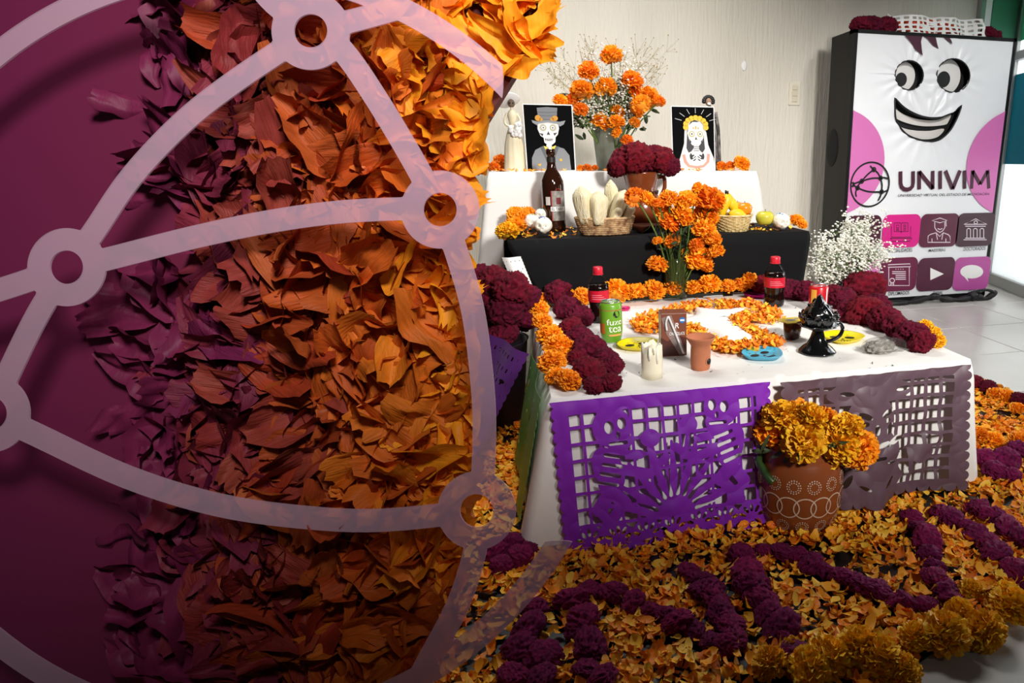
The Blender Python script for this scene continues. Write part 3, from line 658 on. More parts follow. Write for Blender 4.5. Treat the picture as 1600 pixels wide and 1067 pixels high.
# skull-shaped plates
def skull_out(n=72):
    q = []
    for i in range(n):
        a = 2 * pi * i / n; x = cos(a); y = sin(a); jaw = max(0, -y) ** 1.4
        q.append((x * (1 - .36 * jaw) * (1 + .04 * cos(2 * a)), y * (1.12 if y < 0 else .95) - .02))
    return q
def plate(u, v, rpx, col, rot, label, squash=.9, tilt=(0, 0), zoff=0):
    p, s, _ = on(u, v, T1); R = rpx * s; O = skull_out(); n = len(O)
    t = thing('skull_plate', label, 'plate', (p.x, p.y, T1 + zoff), rot, 'skull plates'); t.rotation_euler = (tilt[0], tilt[1], rot)
    V = []; F = []
    for k, (q, z) in enumerate(((.84, .002), (1.0, .0085 * R / .06 + .004), (1.03, .0105 * R / .06 + .004), (.97, .0105 * R / .06 + .003), (.8, .0048), (0.02, .0044))): V += [(x * q * R, y * q * R * squash, z) for x, y in O]
    for k in range(5):
        for i in range(n): F.append((k * n + i, k * n + (i + 1) % n, (k + 1) * n + (i + 1) % n, (k + 1) * n + i))
    F.append(tuple(reversed(range(n)))); F.append(tuple(5 * n + i for i in range(n)))
    link('dish', mesh('dish', V, F, True), mat('plate_' + col[1:], col, .35), t)
    def flatp(name, polys, m): 
        me = mesh(name, [(x * R, y * R * squash, .0056) for pl in polys for x, y in pl], []); idx = 0; VV = [v.co.copy() for v in me.vertices]; FF = []
        for pl in polys: FF.append(tuple(range(idx, idx + len(pl)))); idx += len(pl)
        link(name, mesh(name, VV, FF), m, t)
    flatp('eye_socket', [circle2(-.36, .12, .24, .19, 16)], M_BLACK); flatp('eye_socket', [circle2(.36, .12, .24, .19, 16)], M_BLACK)
    flatp('nose', [[(0, -.08), (-.1, -.26), (.1, -.26)]], M_BLACK); flatp('teeth', [[(-.28 + .14 * k, -.42), (-.19 + .14 * k, -.42), (-.19 + .14 * k, -.6), (-.28 + .14 * k, -.6)] for k in range(5)], M_BLACK)
    flatp('motif', [circle2(.55 * cos(a), .52 + .14 * sin(3 * a), .05, .04, 8) for a in (0.5, 1.0, 1.57, 2.1, 2.6)] + [circle2(.6 * s_, -.28, .05, .04, 8) for s_ in (-1, 1)], mat('motif_red', '#a03c30', .5))
plate(996, 541, 31, '#f0dc10', .25, 'yellow skull plate beside the green tea can', 1.0)
plate(1190, 556, 33, '#4fb4d4', .5, 'light blue skull plate near the front edge of the table', .95)
plate(1316, 530, 32, '#ecd60e', -.4, 'yellow skull plate half hidden behind the black incense burner', 1.0)
plate(1186, 462, 24, '#d4188c', .2, 'pink skull plate beside the right cola bottle', 1.0)
plate(972, 484, 13, '#d81f78', .6, 'small pink skull plate behind the green tea can', 1.0)

# melted candle
p, s, h = on(1022, 593, T1, 541); r = 17 * s
t = thing('candle', 'cream pillar candle with melted uneven rim at the table front', 'candle', (p.x, p.y + r * .8, T1)); rs = random.Random(4)
wv = [rs.uniform(-.0, .014) for k in range(32)]
V = []; F = []; n = 32
for k, (q, z) in enumerate(((1, 0), (1.01, .3), (1, .7), (.98, 1), (.8, 1.0), (.7, .82), (.02, .8))):
    for i in range(n): V.append((q * r * cos(2 * pi * i / n) * (1 + .02 * sin(5 * i)), q * r * sin(2 * pi * i / n), z * h + ((wv[i] - .006) if k in (3, 4) else 0)))
for k in range(6):
    for i in range(n): F.append((k * n + i, k * n + (i + 1) % n, (k + 1) * n + (i + 1) % n, (k + 1) * n + i))
F.append(tuple(reversed(range(n)))); link('wax', mesh('wax', V, F, True), mat('wax', '#f2ead0', .45, sss=.3), t)
for a, z0 in ((FACE - .3, .6), (FACE + .4, .5), (FACE + .1, .78)): link('drip', tube('drip', [(r * 1.0 * cos(a), r * 1.0 * sin(a), h * .98), (r * 1.03 * cos(a), r * 1.03 * sin(a), h * (z0 + .15)), (r * 1.02 * cos(a), r * 1.02 * sin(a), h * z0)], [.003, .004, .002], 7), mat('wax_pale', '#f7f2e0', .4), t)
link('wick', tube('wick', [(0, 0, h * .8), (.001, 0, h * .95)], .0012, 5), M_BLACK, t)

# terracotta cup burner
M_TERRA = mat('terracotta', '#b9714e', .85, var=.12, vscale=14, bump=.1)
p, s, h = on(1098, 579, T1, 528); r = 16 * s
t = thing('clay_burner', 'terracotta cup burner with flared rim and a round hole in its side', 'incense burner', (p.x, p.y + r * .8, T1))
link('cup', lathe('cup', [(r * .86, 0), (r * .92, .003), (r, h * .15), (r * .98, h * .55), (r * .95, h * .72), (r * 1.1, h * .8), (r * 1.42, h * .95), (r * 1.46, h), (r * 1.38, h), (r * 1.0, h * .82), (r * .85, h * .7), (r * .8, h * .3), (.001, h * .3)], 32, cap=False), M_TERRA, t)
a = FACE + .75; o = link('hole', blob('hole', .006, .3 * r, .36 * r, None, 3), M_BLACK, t, (r * .97 * cos(a), r * .97 * sin(a), h * .28), (0, 0, a))
link('hole_rim', tube('hole_rim', [(r * .99 * cos(a + .34 * cos(w)), r * .99 * sin(a + .34 * cos(w)), h * .28 + .36 * r * sin(w)) for w in [2 * pi * k / 20 for k in range(20)]], .0025, 6, True), M_TERRA, t)

# chocolate dessert cup with foil lid
p, s, h = on(1242, 531, T1, 501); r = 14 * s
t = thing('dessert_cup', 'small brown dessert cup with a yellow foil lid beside the incense burner', 'dessert cup', (p.x, p.y + r * .8, T1), .15)
link('cup', lathe('cup', [(r * .7, 0), (r * .85, .004), (r * 1.0, h * .45), (r * 1.05, h * .92)], 28), mat('dessert_brown', '#4a1f16', .2, coat=.4), t)
rl = r * 1.28; link('lid', mesh('lid', [(rl * x, rl * y, h * .93) for x, y in ((-1, -.8), (.8, -1), (1, .8), (-.8, 1), (-1.35, .2))] + [(rl * x, rl * y, h * .97) for x, y in ((-1, -.8), (.8, -1), (1, .8), (-.8, 1), (-1.35, .2))],
     [(4, 3, 2, 1, 0), (5, 6, 7, 8, 9)] + [(i, (i + 1) % 5, 5 + (i + 1) % 5, 5 + i) for i in range(5)]), mat('foil_yellow', '#e8c53a', .3), t)
link('lid_print', mesh('lid_print', [(rl * x, rl * y, h * .98) for x, y in circle2(-.2, 0, .45, .3, 14) + circle2(.5, .2, .2, .2, 14)], [tuple(range(14)), tuple(range(14, 28))]), mat('print_grey', '#8a8f9a', .4), t)

# black glazed incense burner
M_GLAZE = mat('black_glaze', '#0b0b0c', .12, coat=.6, bump=.25, bscale=60)
p, s, h = on(1287, 556, T1, 466); 
t = thing('incense_burner', 'black glazed pedestal incense burner with ruffled cup and curling handle', 'incense burner', (p.x, p.y + 24 * s, T1)); k = s
link('foot', lathe('foot', [(29 * k, 0), (30.5 * k, .004), (29 * k, 4 * k), (24 * k, 9 * k), (17 * k, 14 * k), (12 * k, 24 * k), (9 * k, 34 * k), (9.5 * k, 38 * k)], 40, lambda a, q: .02 * sin(7 * a)), M_GLAZE, t)
link('cup', lathe('cup', [(8 * k, 36 * k), (18 * k, 39 * k), (25 * k, 43 * k), (28 * k, 50 * k), (29 * k, 57 * k), (31 * k, 60 * k), (27 * k, 61 * k), (24 * k, 56 * k)], 48, lambda a, q: (.09 * sin(9 * a) if q in (4, 5, 6) else .02 * sin(9 * a))), M_GLAZE, t)
link('lower_ruffle', lathe('lower_ruffle', [(24 * k, 42 * k), (31 * k, 45 * k), (32 * k, 47 * k), (25 * k, 46 * k)], 48, lambda a, q: .07 * sin(10 * a)), M_GLAZE, t)
link('lid', lathe('lid', [(24 * k, 58 * k), (22 * k, 66 * k), (15 * k, 76 * k), (8 * k, 82 * k), (4 * k, 90 * k), (1 * k, 94 * k)], 40, lambda a, q: .12 * sin(5 * a + q)), M_GLAZE, t)
for q in range(7):
    a = q * .9; link('flame_leaf', blob('flame_leaf', 3.5 * k, 3 * k, 8 * k, lambda c_: .2 * noise.noise(c_ * 2), 2), M_GLAZE, t, (14 * k * cos(a), 14 * k * sin(a), (72 + 3 * (q % 3)) * k), (.4 * sin(a), -.4 * cos(a), a))
for q in range(9):
    a = q * 2 * pi / 9; link('rim_curl', tube('rim_curl', [(30 * k * cos(a + .12 * cos(w)), 30 * k * sin(a + .12 * cos(w)), 60 * k + 4 * k * sin(w)) for w in [2 * pi * j / 10 for j in range(10)]], 1.7 * k, 6, True), M_GLAZE, t)
link('handle', tube('handle', smoothpts([(22 * k, -6 * k, 46 * k), (33 * k, -8 * k, 47 * k), (38 * k, -9 * k, 38 * k), (33 * k, -10 * k, 27 * k), (20 * k, -9 * k, 20 * k), (12 * k, -6 * k, 18 * k)], 5), 3.2 * k, 9), M_GLAZE, t)

# small bag of copal resin
p, s, _ = on(1376, 552, T1); k = s
t = thing('resin_bag', 'small clear bag of grey resin crumbs at the right front corner of the table', 'bag', (p.x, p.y + .01, T1))
link('crumbs', blob('crumbs', 24 * k, 15 * k, 11 * k, lambda c_: .25 * noise.noise(c_ * 3) + .12 * noise.noise(c_ * 9), 4, False), mat('resin_grey', '#a8a29a', .8, color2='#6f6a64', vscale=60), t, (0, 0, 9 * k))
link('film', blob('film', 31 * k, 19 * k, 14 * k, lambda c_: .3 * noise.noise(c_ * 2.2) + (.35 if c_.x > .75 else 0), 3, False), clear_mat('bag_film', '#55524e', .08, .08), t, (3 * k, 0, 10.5 * k))

# salt cross edged with petals, laid on the cloth
CR = [(1003, 512), (1040, 494), (1085, 484), (1140, 478), (1165, 484), (1205, 497), (1196, 505), (1160, 503), (1150, 512), (1180, 530), (1205, 541), (1165, 548), (1130, 538), (1120, 515), (1070, 505), (1045, 520)]
CR = [(1085, 483), (1128, 487), (1165, 483), (1185, 488), (1178, 495), (1152, 497), (1142, 503), (1166, 520), (1180, 533), (1160, 540), (1135, 538), (1105, 522), (1085, 520), (1040, 517), (1020, 508), (1060, 503), (1086, 495)]
poly = [PZ(u, v, T1) for u, v in CR]; poly = [Vector(p_) for p_ in smoothpts([tuple(p_) for p_ in poly] + [tuple(poly[0])], 4)][:-1]; cen = sum(poly, Vector()) / len(poly); n = len(poly)
V = []; 
for q, z in ((1, .003), (.93, .014), (.7, .02), (.35, .021)): V += [(cen.x + (p_.x - cen.x) * q, cen.y + (p_.y - cen.y) * q, T1 + z) for p_ in poly]
F = [(k_ * n + i, k_ * n + (i + 1) % n, (k_ + 1) * n + (i + 1) % n, (k_ + 1) * n + i) for k_ in range(3) for i in range(n)] + [tuple(3 * n + i for i in range(n))]
tag(link('salt_cross', mesh('salt_cross', V, F, True), mat('salt', '#f6f4f0', .9, bump=.3, bscale=160)), 'white salt cross outlined with orange petals in the middle of the table', 'salt cross')
ED = [[(995, 510), (1020, 500), (1050, 492), (1085, 482), (1140, 479)], [(1135, 482), (1170, 481), (1195, 490), (1215, 499)], [(1205, 502), (1170, 500), (1150, 505), (1158, 515), (1180, 526), (1205, 538), (1213, 541)], [(1205, 541), (1170, 546), (1140, 550), (1115, 541)], [(1118, 545), (1095, 530), (1082, 520), (1040, 517), (1000, 516)], [(1000, 512), (1020, 508)]]
pts = []
for L_ in ED:
    Q = smoothpts(L_, 10)
    for q in Q:
        for k_ in range(11):
            b_ = PZ(q[0] + random.gauss(0, 5), q[1] + random.gauss(0, 3.2), T1); pts.append((b_.x, b_.y, T1 + random.uniform(.006, .024)))
M_PETAL = [mat('petal_a', '#ffae1c', .55), mat('petal_b', '#fa9012', .55), mat('petal_c', '#ffc83a', .55), mat('petal_d', '#e87a0c', .6)]
tag(link('petal_outline', petal_field('petal_outline', pts, PETS, [random.uniform(.018, .03) for _ in pts], .5, M_PETAL, [random.randrange(4) for _ in pts]), None), 'orange petals edging the white salt cross on the table', 'petals', kind='stuff')
# a few dark crumbs on the cloth
pts = [tuple(PZ(random.uniform(880, 1420), random.uniform(470, 590), T1) + Vector((0, 0, .002))) for _ in range(140)]
pts = [q for q in pts if X10 < q[0] < X11 and Y10 < q[1] < Y11]
tag(link('leaf_crumbs', petal_field('leaf_crumbs', pts, PETS, [random.uniform(.003, .009) for _ in pts], .3, [M_DGREEN]), None), 'tiny dark leaf crumbs scattered on the white front tablecloth', 'crumbs', kind='stuff')

# ================================================================== THINGS ON THE BLACK STEP
def onY(u, v, Y, z, vtop=None):
    p = PY(u, v, Y); s = dep(p) / 1000; return (Vector((p.x, Y, z)), s, (PY(u, vtop, Y).z - z) if vtop is not None else None)
# dark glass bottle
p, s, h = onY(867, 356, 2.86, T2, 232); r = 17.5 * s
t = thing('spirit_bottle', 'tall dark amber glass bottle with a white and red label on the black step', 'bottle', p)
M_AMBER = mat('amber_glass', '#2a1208', .08, coat=.5, spec=.6)
link('glass', lathe('glass', [(r * .86, 0), (r * .97, .006), (r, .02), (r, h * .56), (r * .96, h * .62), (r * .7, h * .70), (r * .44, h * .76), (r * .37, h * .82), (r * .36, h * .92), (r * .42, h * .925), (r * .42, h * .97), (r * .36, h), (r * .28, h)], 32), M_AMBER, t)
link('neck_band', lathe('neck_band', [(r * .38, h * .84), (r * .385, h * .9)], 24, cap=False), mat('neck_foil', '#2b2622', .4), t)
lb = link('label', patch_me('label', r * 1.006, h * .14, h * .50, FACE - .05, FACE + 1.2), mat('label_grey', '#8f8b84', .5, var=.3, vscale=60), t)
link('label_arch', mesh('label_arch', [(r * 1.01 * cos(FACE + .55 + x), r * 1.01 * sin(FACE + .55 + x), h * .46 + z * h) for x, z in circle2(0, 0, .42, .07, 20, 0, pi)], [tuple(range(20))]), mat('label_red2', '#b23a3a', .5), t)
link('label_strip', patch_me('label_strip', r * 1.012, h * .255, h * .31, FACE - .2, FACE + 1.2), M_PAPERW, t); text_wrap('lettering', 'EL TARA', M_BLACK, t, r * 1.018, FACE + .42, h * .265, r * 1.05, h * .036, .004)
link('label_border', patch_me('label_border', r * 1.008, h * .14, h * .50, FACE - .12, FACE - .04, 3), mat('label_red2', '#b23a3a'), t); link('tax_stamp', patch_me('tax_stamp', r * 1.008, h * .33, h * .43, FACE - .62, FACE - .2, 6), mat('stamp', '#d6d2ca', .5), t)
link('emblem_print', patch_me('emblem_print', r * 1.012, h * .34, h * .42, FACE + .3, FACE + .75, 6), mat('print_maroon', '#6e1f28', .5), t)

# coiled basket of corn husks
M_BASK = mat('basket_brown', '#c9a476', .8, color2='#6e4426', vscale=46, stretch=(1, 1, 1))
p, s, h = onY(946, 368, 2.68, T2, 339); R1 = 45 * s; R0 = 37 * s
t = thing('husk_basket', 'oval coiled brown and tan basket on the black step', 'basket', p); parts_ = []
for k in range(9):
    f = k / 8; rr = R0 + (R1 - R0) * f ** .8; z = .006 + f * (h - .008)
    parts_.append(tube_vf([(rr * cos(a), rr * .62 * sin(a), z) for a in np.linspace(0, 2 * pi, 72, endpoint=False)], [.0052 * (1 + .22 * math.copysign(1, sin(36 * a + k * pi / 2))) for a in np.linspace(0, 2 * pi, 72, endpoint=False)], 6, True))
link('coils', merge('coils', parts_, True), M_BASK, t); link('base', lathe('base', [(R0, .002), (R0, .008)], 40), M_BASK, t, scale=(1, .62, 1))
link('rim', tube('rim', [(R1 * 1.01 * cos(a), R1 * .63 * sin(a), h) for a in np.linspace(0, 2 * pi, 60, endpoint=False)], .0055, 7, True), mat('basket_rim', '#d9bd92', .7, color2='#b58a58', vscale=60), t)
M_HUSK = mat('corn_husk', '#f3e9c8', .65, bump=.8, bscale=40, stretch=(6, 6, .6), color2='#e4d4a4', vscale=20)
def husk(u0, v0, u1, v1, wpx, Y, label):
    a = PY(u0, v0, Y); b = PY(u1, v1, Y); s = dep(a) / 1000; L = (b - a).length; w = wpx * s
    V = []; F = []; n = 18; R_ = 10
    for k in range(R_ + 1):
        f = k / R_; q = w * 1.22 * (.62 + .5 * sin(pi * min(1, .08 + .62 * f))) * (1 if f < .72 else max(.08, 1 - ((f - .72) / .28) ** 2.2))
        for i in range(n):
            an = 2 * pi * i / n; g = 1 + .07 * sin(5 * an + 3 * f) + .05 * sin(3 * an); V.append((q * g * cos(an), q * g * .7 * sin(an), f * L))
    for k in range(R_):
        for i in range(n): F.append((k * n + i, k * n + (i + 1) % n, (k + 1) * n + (i + 1) % n, (k + 1) * n + i))
    F += [tuple(reversed(range(n))), tuple(R_ * n + i for i in range(n))]
    o = link('corn_husk', mesh('corn_husk', V, F, True), M_HUSK, None, a); d = b - a; o.rotation_euler = d.to_track_quat('Z', 'Y').to_euler(); tag(o, label, 'corn husk', 'corn husks in the coiled basket')
husk(916, 348, 907, 290, 15, 2.66, 'leftmost corn husk leaning in the coiled basket'); husk(934, 350, 935, 298, 16, 2.635, 'corn husk at the front middle of the coiled basket')
husk(958, 348, 954, 280, 11, 2.72, 'tallest corn husk rising at the back of the coiled basket'); husk(958, 345, 977, 296, 12, 2.66, 'corn husk leaning right in the coiled basket')
husk(922, 350, 919, 297, 9, 2.71, 'narrow corn husk behind the two left ones in the basket'); husk(972, 348, 990, 318, 8, 2.65, 'short corn husk sticking out at the right of the coiled basket'); husk(955, 350, 970, 322, 8, 2.63, 'small split husk lying low at the basket front')

# woven fruit basket with fruit
M_STRAW = mat('straw_weave', '#e8d29a', .7, color2='#c9a865', vscale=60)
p, s, h = onY(1144, 362, 2.66, T2, 336); R1 = 29 * s; R0 = 23 * s
t = thing('fruit_basket', 'round pale straw basket holding bananas and a persimmon', 'basket', p); parts_ = []; NS = 26
for k in range(10):
    f = k / 9; rr = R0 + (R1 - R0) * f; z = .004 + f * (h - .006)
    parts_.append(tube_vf([((rr + .0028 * sin(NS / 2 * a + k * pi)) * cos(a), (rr + .0028 * sin(NS / 2 * a + k * pi)) * sin(a), z) for a in np.linspace(0, 2 * pi, 104, endpoint=False)], .0032, 5, True))
link('weave', merge('weave', parts_, True), M_STRAW, t); st_ = [tube_vf([(R0 * cos(a), R0 * sin(a), .002), (R1 * cos(a), R1 * sin(a), h)], .003, 5) for a in np.linspace(0, 2 * pi, NS, endpoint=False)]
link('stakes', merge('stakes', st_, True), M_STRAW, t); link('rim', tube('rim', [((R1 + .002) * cos(a), (R1 + .002) * sin(a), h + .002) for a in np.linspace(0, 2 * pi, 50, endpoint=False)], .005, 7, True), M_STRAW, t); link('base', lathe('base', [(R0, .001), (R0, .008)], 30), M_STRAW, t)
M_BAN = mat('banana', '#f0cb1c', .45, color2='#e6b80e', vscale=8); M_TIP = mat('banana_tip', '#3a2a14', .7)
def banana(pts2, label, Y):
    q = [PY(u, v, Y) for u, v in pts2]; s = dep(q[0]) / 1000; o0 = q[0]; Q = smoothpts([tuple(x - o0) for x in q], 5); n = len(Q)
    t = thing('banana', label, 'banana', o0, 0, 'bananas in the straw basket'); rad = [max(.0035, 8.5 * s * sin(pi * (.06 + .86 * i / (n - 1))) ** .55) for i in range(n)]
    link('skin', tube('skin', Q, rad, 9), M_BAN, t); link('stalk', tube('stalk', [Q[-1], tuple(np.array(Q[-1]) + np.array([0, 0, 5 * s]))], .0042, 6), M_TIP, t); link('tip', blob('tip', .0055, .0055, .0055, None, 2), M_TIP, t, Q[0])
banana([(1128, 337), (1131, 322), (1136, 311), (1137, 303)], 'left banana standing upright in the straw basket', 2.63)
banana([(1154, 340), (1148, 325), (1140, 314), (1134, 302)], 'right banana leaning on its neighbour in the straw basket', 2.65)
banana([(1139, 335), (1150, 333), (1158, 337), (1165, 342)], 'banana lying flat at the basket front with a dark tip', 2.61)
banana([(1122, 336), (1125, 326), (1131, 316), (1135, 304)], 'banana behind the marigolds at the basket left', 2.68)
def fruit(name, label, u, v, r, Y, z, m, dimple=.25, cat='fruit', calyx=None):
    p = PY(u, v, Y); s = dep(p) / 1000; R = r * s
    t = thing(name, label, cat, (p.x, Y, p.z - R * .86)); pr = []
    for k in range(17):
        f = k / 16; th = -pi / 2 + pi * f; rr = R * cos(th) * (1.02 if f > .5 else .98); z_ = R * .88 * sin(th); z_ -= dimple * R * math.exp(-(rr / (.38 * R)) ** 2) * (1 if f > .5 else -.7); pr.append((max(.0006, rr), z_ + R * .86))
    link('skin', lathe('skin', pr, 28), m, t); link('stalk', tube('stalk', [(0, 0, R * 1.35), (.002, 0, R * 1.8)], .0016, 5), M_TIP, t)
    if calyx: link('calyx', lathe('calyx', [(R * .45, R * 1.62), (R * .02, R * 1.6)], 16, lambda a, k: .3 * cos(4 * a)), M_GREEN, t)
    return t
fruit('persimmon', 'shiny orange persimmon in the straw basket', 1163, 326, 12.5, 2.64, 0, mat('persimmon', '#ee8c1a', .25, coat=.3), .12)
fruit('apple', 'yellow green apple standing on the black step', 1195, 340, 14.5, 2.66, 0, mat('apple_green', '#c3c23a', .3, color2='#d9c94a', vscale=7), .35)
fruit('guava', 'pale orange fruit behind the persimmon in the straw basket', 1152, 322, 9, 2.71, 0, mat('fruit_pale', '#eda03a', .4), .1)

# sugar skulls
M_SUGAR = mat('sugar', '#f3ede0', .7, bump=.5, bscale=70)
def sugar_skull(u, v, r, Y, rot, label, ic):
    p = PY(u, v, Y); s = dep(p) / 1000; R = r * s
    def d(c_):
        k = -.22 * max(0, -c_.z - .1) * (1 if abs(c_.x) > .3 else .6)
        for sx in (-.42, .42): k -= .30 * math.exp(-(((c_.x - sx) / .22) ** 2 + ((c_.z - .02) / .2) ** 2)) * (c_.y < 0)
        k -= .16 * math.exp(-((c_.x / .12) ** 2 + ((c_.z + .32) / .14) ** 2)) * (c_.y < 0); return k + .03 * noise.noise(c_ * 5)
    t = thing('sugar_skull', label, 'sugar skull', (p.x, Y, max(T2, p.z - R * .93)), rot, 'sugar skulls on the black step')
    link('skull', blob('skull', R * .92, R, R * .95, d, 4), M_SUGAR, t, (0, 0, R * .92))
    mi = mat('icing_' + ic[1:], ic, .4); rs = random.Random(u)
    for sx in (-.42, .42): link('eye', blob('eye', R * .1, R * .06, R * .1, None, 2), mat('eye_green', '#3c5a48', .3), t, (sx * R * .85, -R * .62, R * .95))
    for k in range(12):
        a = rs.uniform(0, 6.28); b = rs.uniform(.1, .55); link('icing_dot', blob('icing_dot', R * .11, R * .11, R * .07, None, 2), mi, t, (R * .9 * sin(b) * cos(a), R * .95 * sin(b) * sin(a), R * .92 + R * .93 * cos(b)))
sugar_skull(849, 352, 15, 2.66, -.2, 'white sugar skull with blue icing nearest the dark bottle', '#5a68a8'); sugar_skull(831, 346, 13, 2.74, .4, 'white sugar skull left of and behind the one beside the dark bottle', '#9aa05a')
sugar_skull(845, 335, 10, 2.84, 0, 'small sugar skull with teal icing behind the left pair', '#3f9a96'); sugar_skull(1221, 346, 14.5, 2.62, .1, 'white sugar skull with blue icing right of the apple', '#2f86b0'); sugar_skull(1171, 331, 9, 2.74, .3, 'small sugar skull behind the persimmon', '#8a6a5a')

# clay jug with maroon blooms
M_CLAY = mat('glazed_clay', '#7e3c1e', .2, var=.15, vscale=8, coat=.4)
p, s, h = onY(1003, 352, 2.88, T2, 268); k = s
t = thing('clay_jug', 'brown glazed clay jug with a scalloped dark collar holding maroon blooms', 'jug', p)
body = [(18 * k, 0), (24 * k, .004), (32 * k, h * .2), (34 * k, h * .36), (30 * k, h * .52), (24 * k, h * .62), (22 * k, h * .7), (25 * k, h * .85), (28 * k, h * .97), (28.5 * k, h), (26 * k, h), (20 * k, h * .72), (.001, h * .7)]
link('body', lathe('body', body, 36, cap=False), M_CLAY, t)
link('handle', tube('handle', smoothpts([(25 * k, 0, h * .9), (36 * k, 0, h * .9), (37 * k, 0, h * .72), (30 * k, 0, h * .55)], 5), 3.2 * k, 8), M_CLAY, t)
for i in range(16):
    a = i * 2 * pi / 16; link('collar_scallop', tube('collar_scallop', [((25 + 4 * sin(w) * .3) * k * cos(a + .17 * cos(w)), (25 + 1.2 * sin(w)) * k * sin(a + .17 * cos(w)), h * .62 + 4.2 * k * sin(w)) for w in [2 * pi * j / 12 for j in range(12)]], .9 * k, 5, True), mat('collar_dark', '#3a1a12', .5), t)
for i, (u, v, r) in enumerate([(963, 262, 15), (972, 252, 20), (993, 245, 25), (1014, 253, 20), (1034, 249, 22), (1048, 260, 15), (1020, 240, 14)]):
    q = PY(u, v, 2.86 - .02 * (i % 3)); stem_flower('cockscomb', 'cc', q, r * dep(q) / 1000, (p.x + (i - 3) * 2 * k, p.y, T2 + h * .72), '{} maroon bloom from the left in the clay jug'.format(ordn(i)), 'maroon blooms in the clay jug', M_MAROON, .0)
p, s, h = onY(1008, 364, 2.70, T2, 350); k = s
tag(link('clay_dish', lathe('clay_dish', [(12 * k, 0), (13 * k, .003), (22 * k, h * .8), (23 * k, h), (21.5 * k, h), (12 * k, .008), (.001, .008)], 28, cap=False), mat('clay_dark', '#5a2c1a', .35), loc=p), 'small dark clay dish between the husk basket and the marigold vase', 'dish')

# marigolds on the black step
for i, (u, v, r, Y) in enumerate([(793, 368, 18, 2.62), (802, 353, 17, 2.68), (816, 346, 18, 2.76), (806, 336, 15, 2.86), (826, 337, 16, 2.88), (842, 341, 13, 2.9)]):
    q = PY(u, v, Y); Rr = r * dep(q) / 1000
    tag(link('marigold_bloom', MGB[i % 3], [M_YELLOW, M_ORANGE][i > 0], None, (q.x, Y, max(q.z, T2 + Rr * .6)), (-.5, .2 * i, i * 1.3), Rr), ORD[i] + ' marigold from the front in the heap left of the sugar skulls', 'flower', 'marigold heap on the left of the black step')
row('mg', [(1246, 347, 13), (1254, 351, 9), (1178, 334, 8)], T2, '{} orange marigold around the right sugar skull and apple', 'marigolds on the right of the black step')
pts = []
for k in range(150):
    u = random.choice((random.uniform(815, 900), random.uniform(1165, 1235))); q = PZ(u, random.uniform(350, 372), T2)
    if q.y > Y20 + .01: pts.append((q.x, q.y, T2 + .005))
tag(link('step_petals', petal_field('step_petals', pts, PETS, [random.uniform(.012, .03) for _ in pts], .3, M_PETAL, [random.randrange(4) for _ in pts]), None), 'loose orange petals strewn on the black step', 'petals', kind='stuff')

# ================================================================== THINGS ON THE TOP STEP
def portrait(cs, Y, label, lean):
    tl, tr, bl_, br = cs; B0 = PY(*bl_, Y); B1 = PY(*br, Y); w = (B1 - B0).length; zt = PY((tl[0] + tr[0]) / 2, (tl[1] + tr[1]) / 2, Y + .05).z; h = (zt - T3) / cos(lean)
    t = thing('skull_portrait', label, 'picture', ((B0.x + B1.x) / 2, Y, T3 + .002)); t.rotation_euler = (-lean, 0, 0)
    link('backing', box_me('backing', (-w / 2, 0, 0), (w / 2, .006, h), .001), M_PAPERW, t)
    m = w * .02; link('black_ground', poly_me('black_ground', [[(-w / 2 + m, m), (w / 2 - m, m), (w / 2 - m, h - m), (-w / 2 + m, h - m)]], -.0006), mat('portrait_black', '#050506', .85, spec=.1), t)
    link('easel_leg', box_me('easel_leg', (-.012, .006, 0), (.012, .07, .006)), M_PAPERW, t)
    def P(name, polys, col, lay): link(name, poly_me(name, [[((x - .5) * w, z * h) for x, z in pl] for pl in polys], -.0006 - .0006 * lay), mat('print_' + col[1:], col, .6), t)
    def S(name, lines, wd, col, lay): link(name, strokes_me(name, [[((x - .5) * w, z * h) for x, z in L_] for L_ in lines], wd * w, -.0006 - .0006 * lay), mat('print_' + col[1:], col, .6), t)
    return t, P, S
def ell(cx, cz, rx, rz, n=28, a0=0, a1=2 * pi): return circle2(cx, cz, rx, rz, n, a0, a1)
t, P, S = portrait([(818, 162), (899, 165), (823, 264), (900, 263)], 3.10, 'portrait print of a skeleton in a grey top hat and suit', .10)
P('jacket', [[(.11, .01), (.12, .20), (.2, .32), (.36, .38), (.48, .30), (.6, .38), (.78, .34), (.88, .24), (.9, .01)]], '#7d7f83', 1)
P('lapel', [[(.30, .36), (.36, .38), (.47, .2), (.44, .1)], [(.68, .37), (.61, .38), (.50, .2), (.53, .1)]], '#55575c', 2)
P('collar', [[(.37, .38), (.47, .36), (.45, .25)], [(.51, .36), (.62, .39), (.53, .25)]], '#e6d24a', 3); P('tie', [[(.45, .33), (.53, .33), (.51, .05), (.47, .05)]], '#26262a', 2)
P('neck', [ell(.48, .38, .055, .05)], '#e8e6e2', 3)
P('skull', [[(.28, .73), (.27, .63), (.32, .53), (.38, .5), (.39, .43), (.45, .40), (.55, .40), (.61, .44), (.62, .51), (.67, .55), (.70, .64), (.69, .74)]], '#efedea', 4)
P('eye_socket', [ell(.38, .65, .07, .05), ell(.58, .65, .07, .05)], '#b9b49a', 5); P('pupil', [ell(.385, .65, .032, .024), ell(.575, .65, .032, .024)], '#ffffff', 6); P('iris', [ell(.385, .65, .015, .012), ell(.575, .65, .015, .012)], '#222226', 7)
P('nose', [[(.48, .60), (.445, .54), (.48, .55), (.515, .54)]], '#1c1c20', 6); S('teeth_line', [[(.40, .48), (.48, .465), (.57, .48)]] + [[(.42 + .03 * k, .495), (.42 + .03 * k, .45)] for k in range(5)], .012, '#55555a', 6)
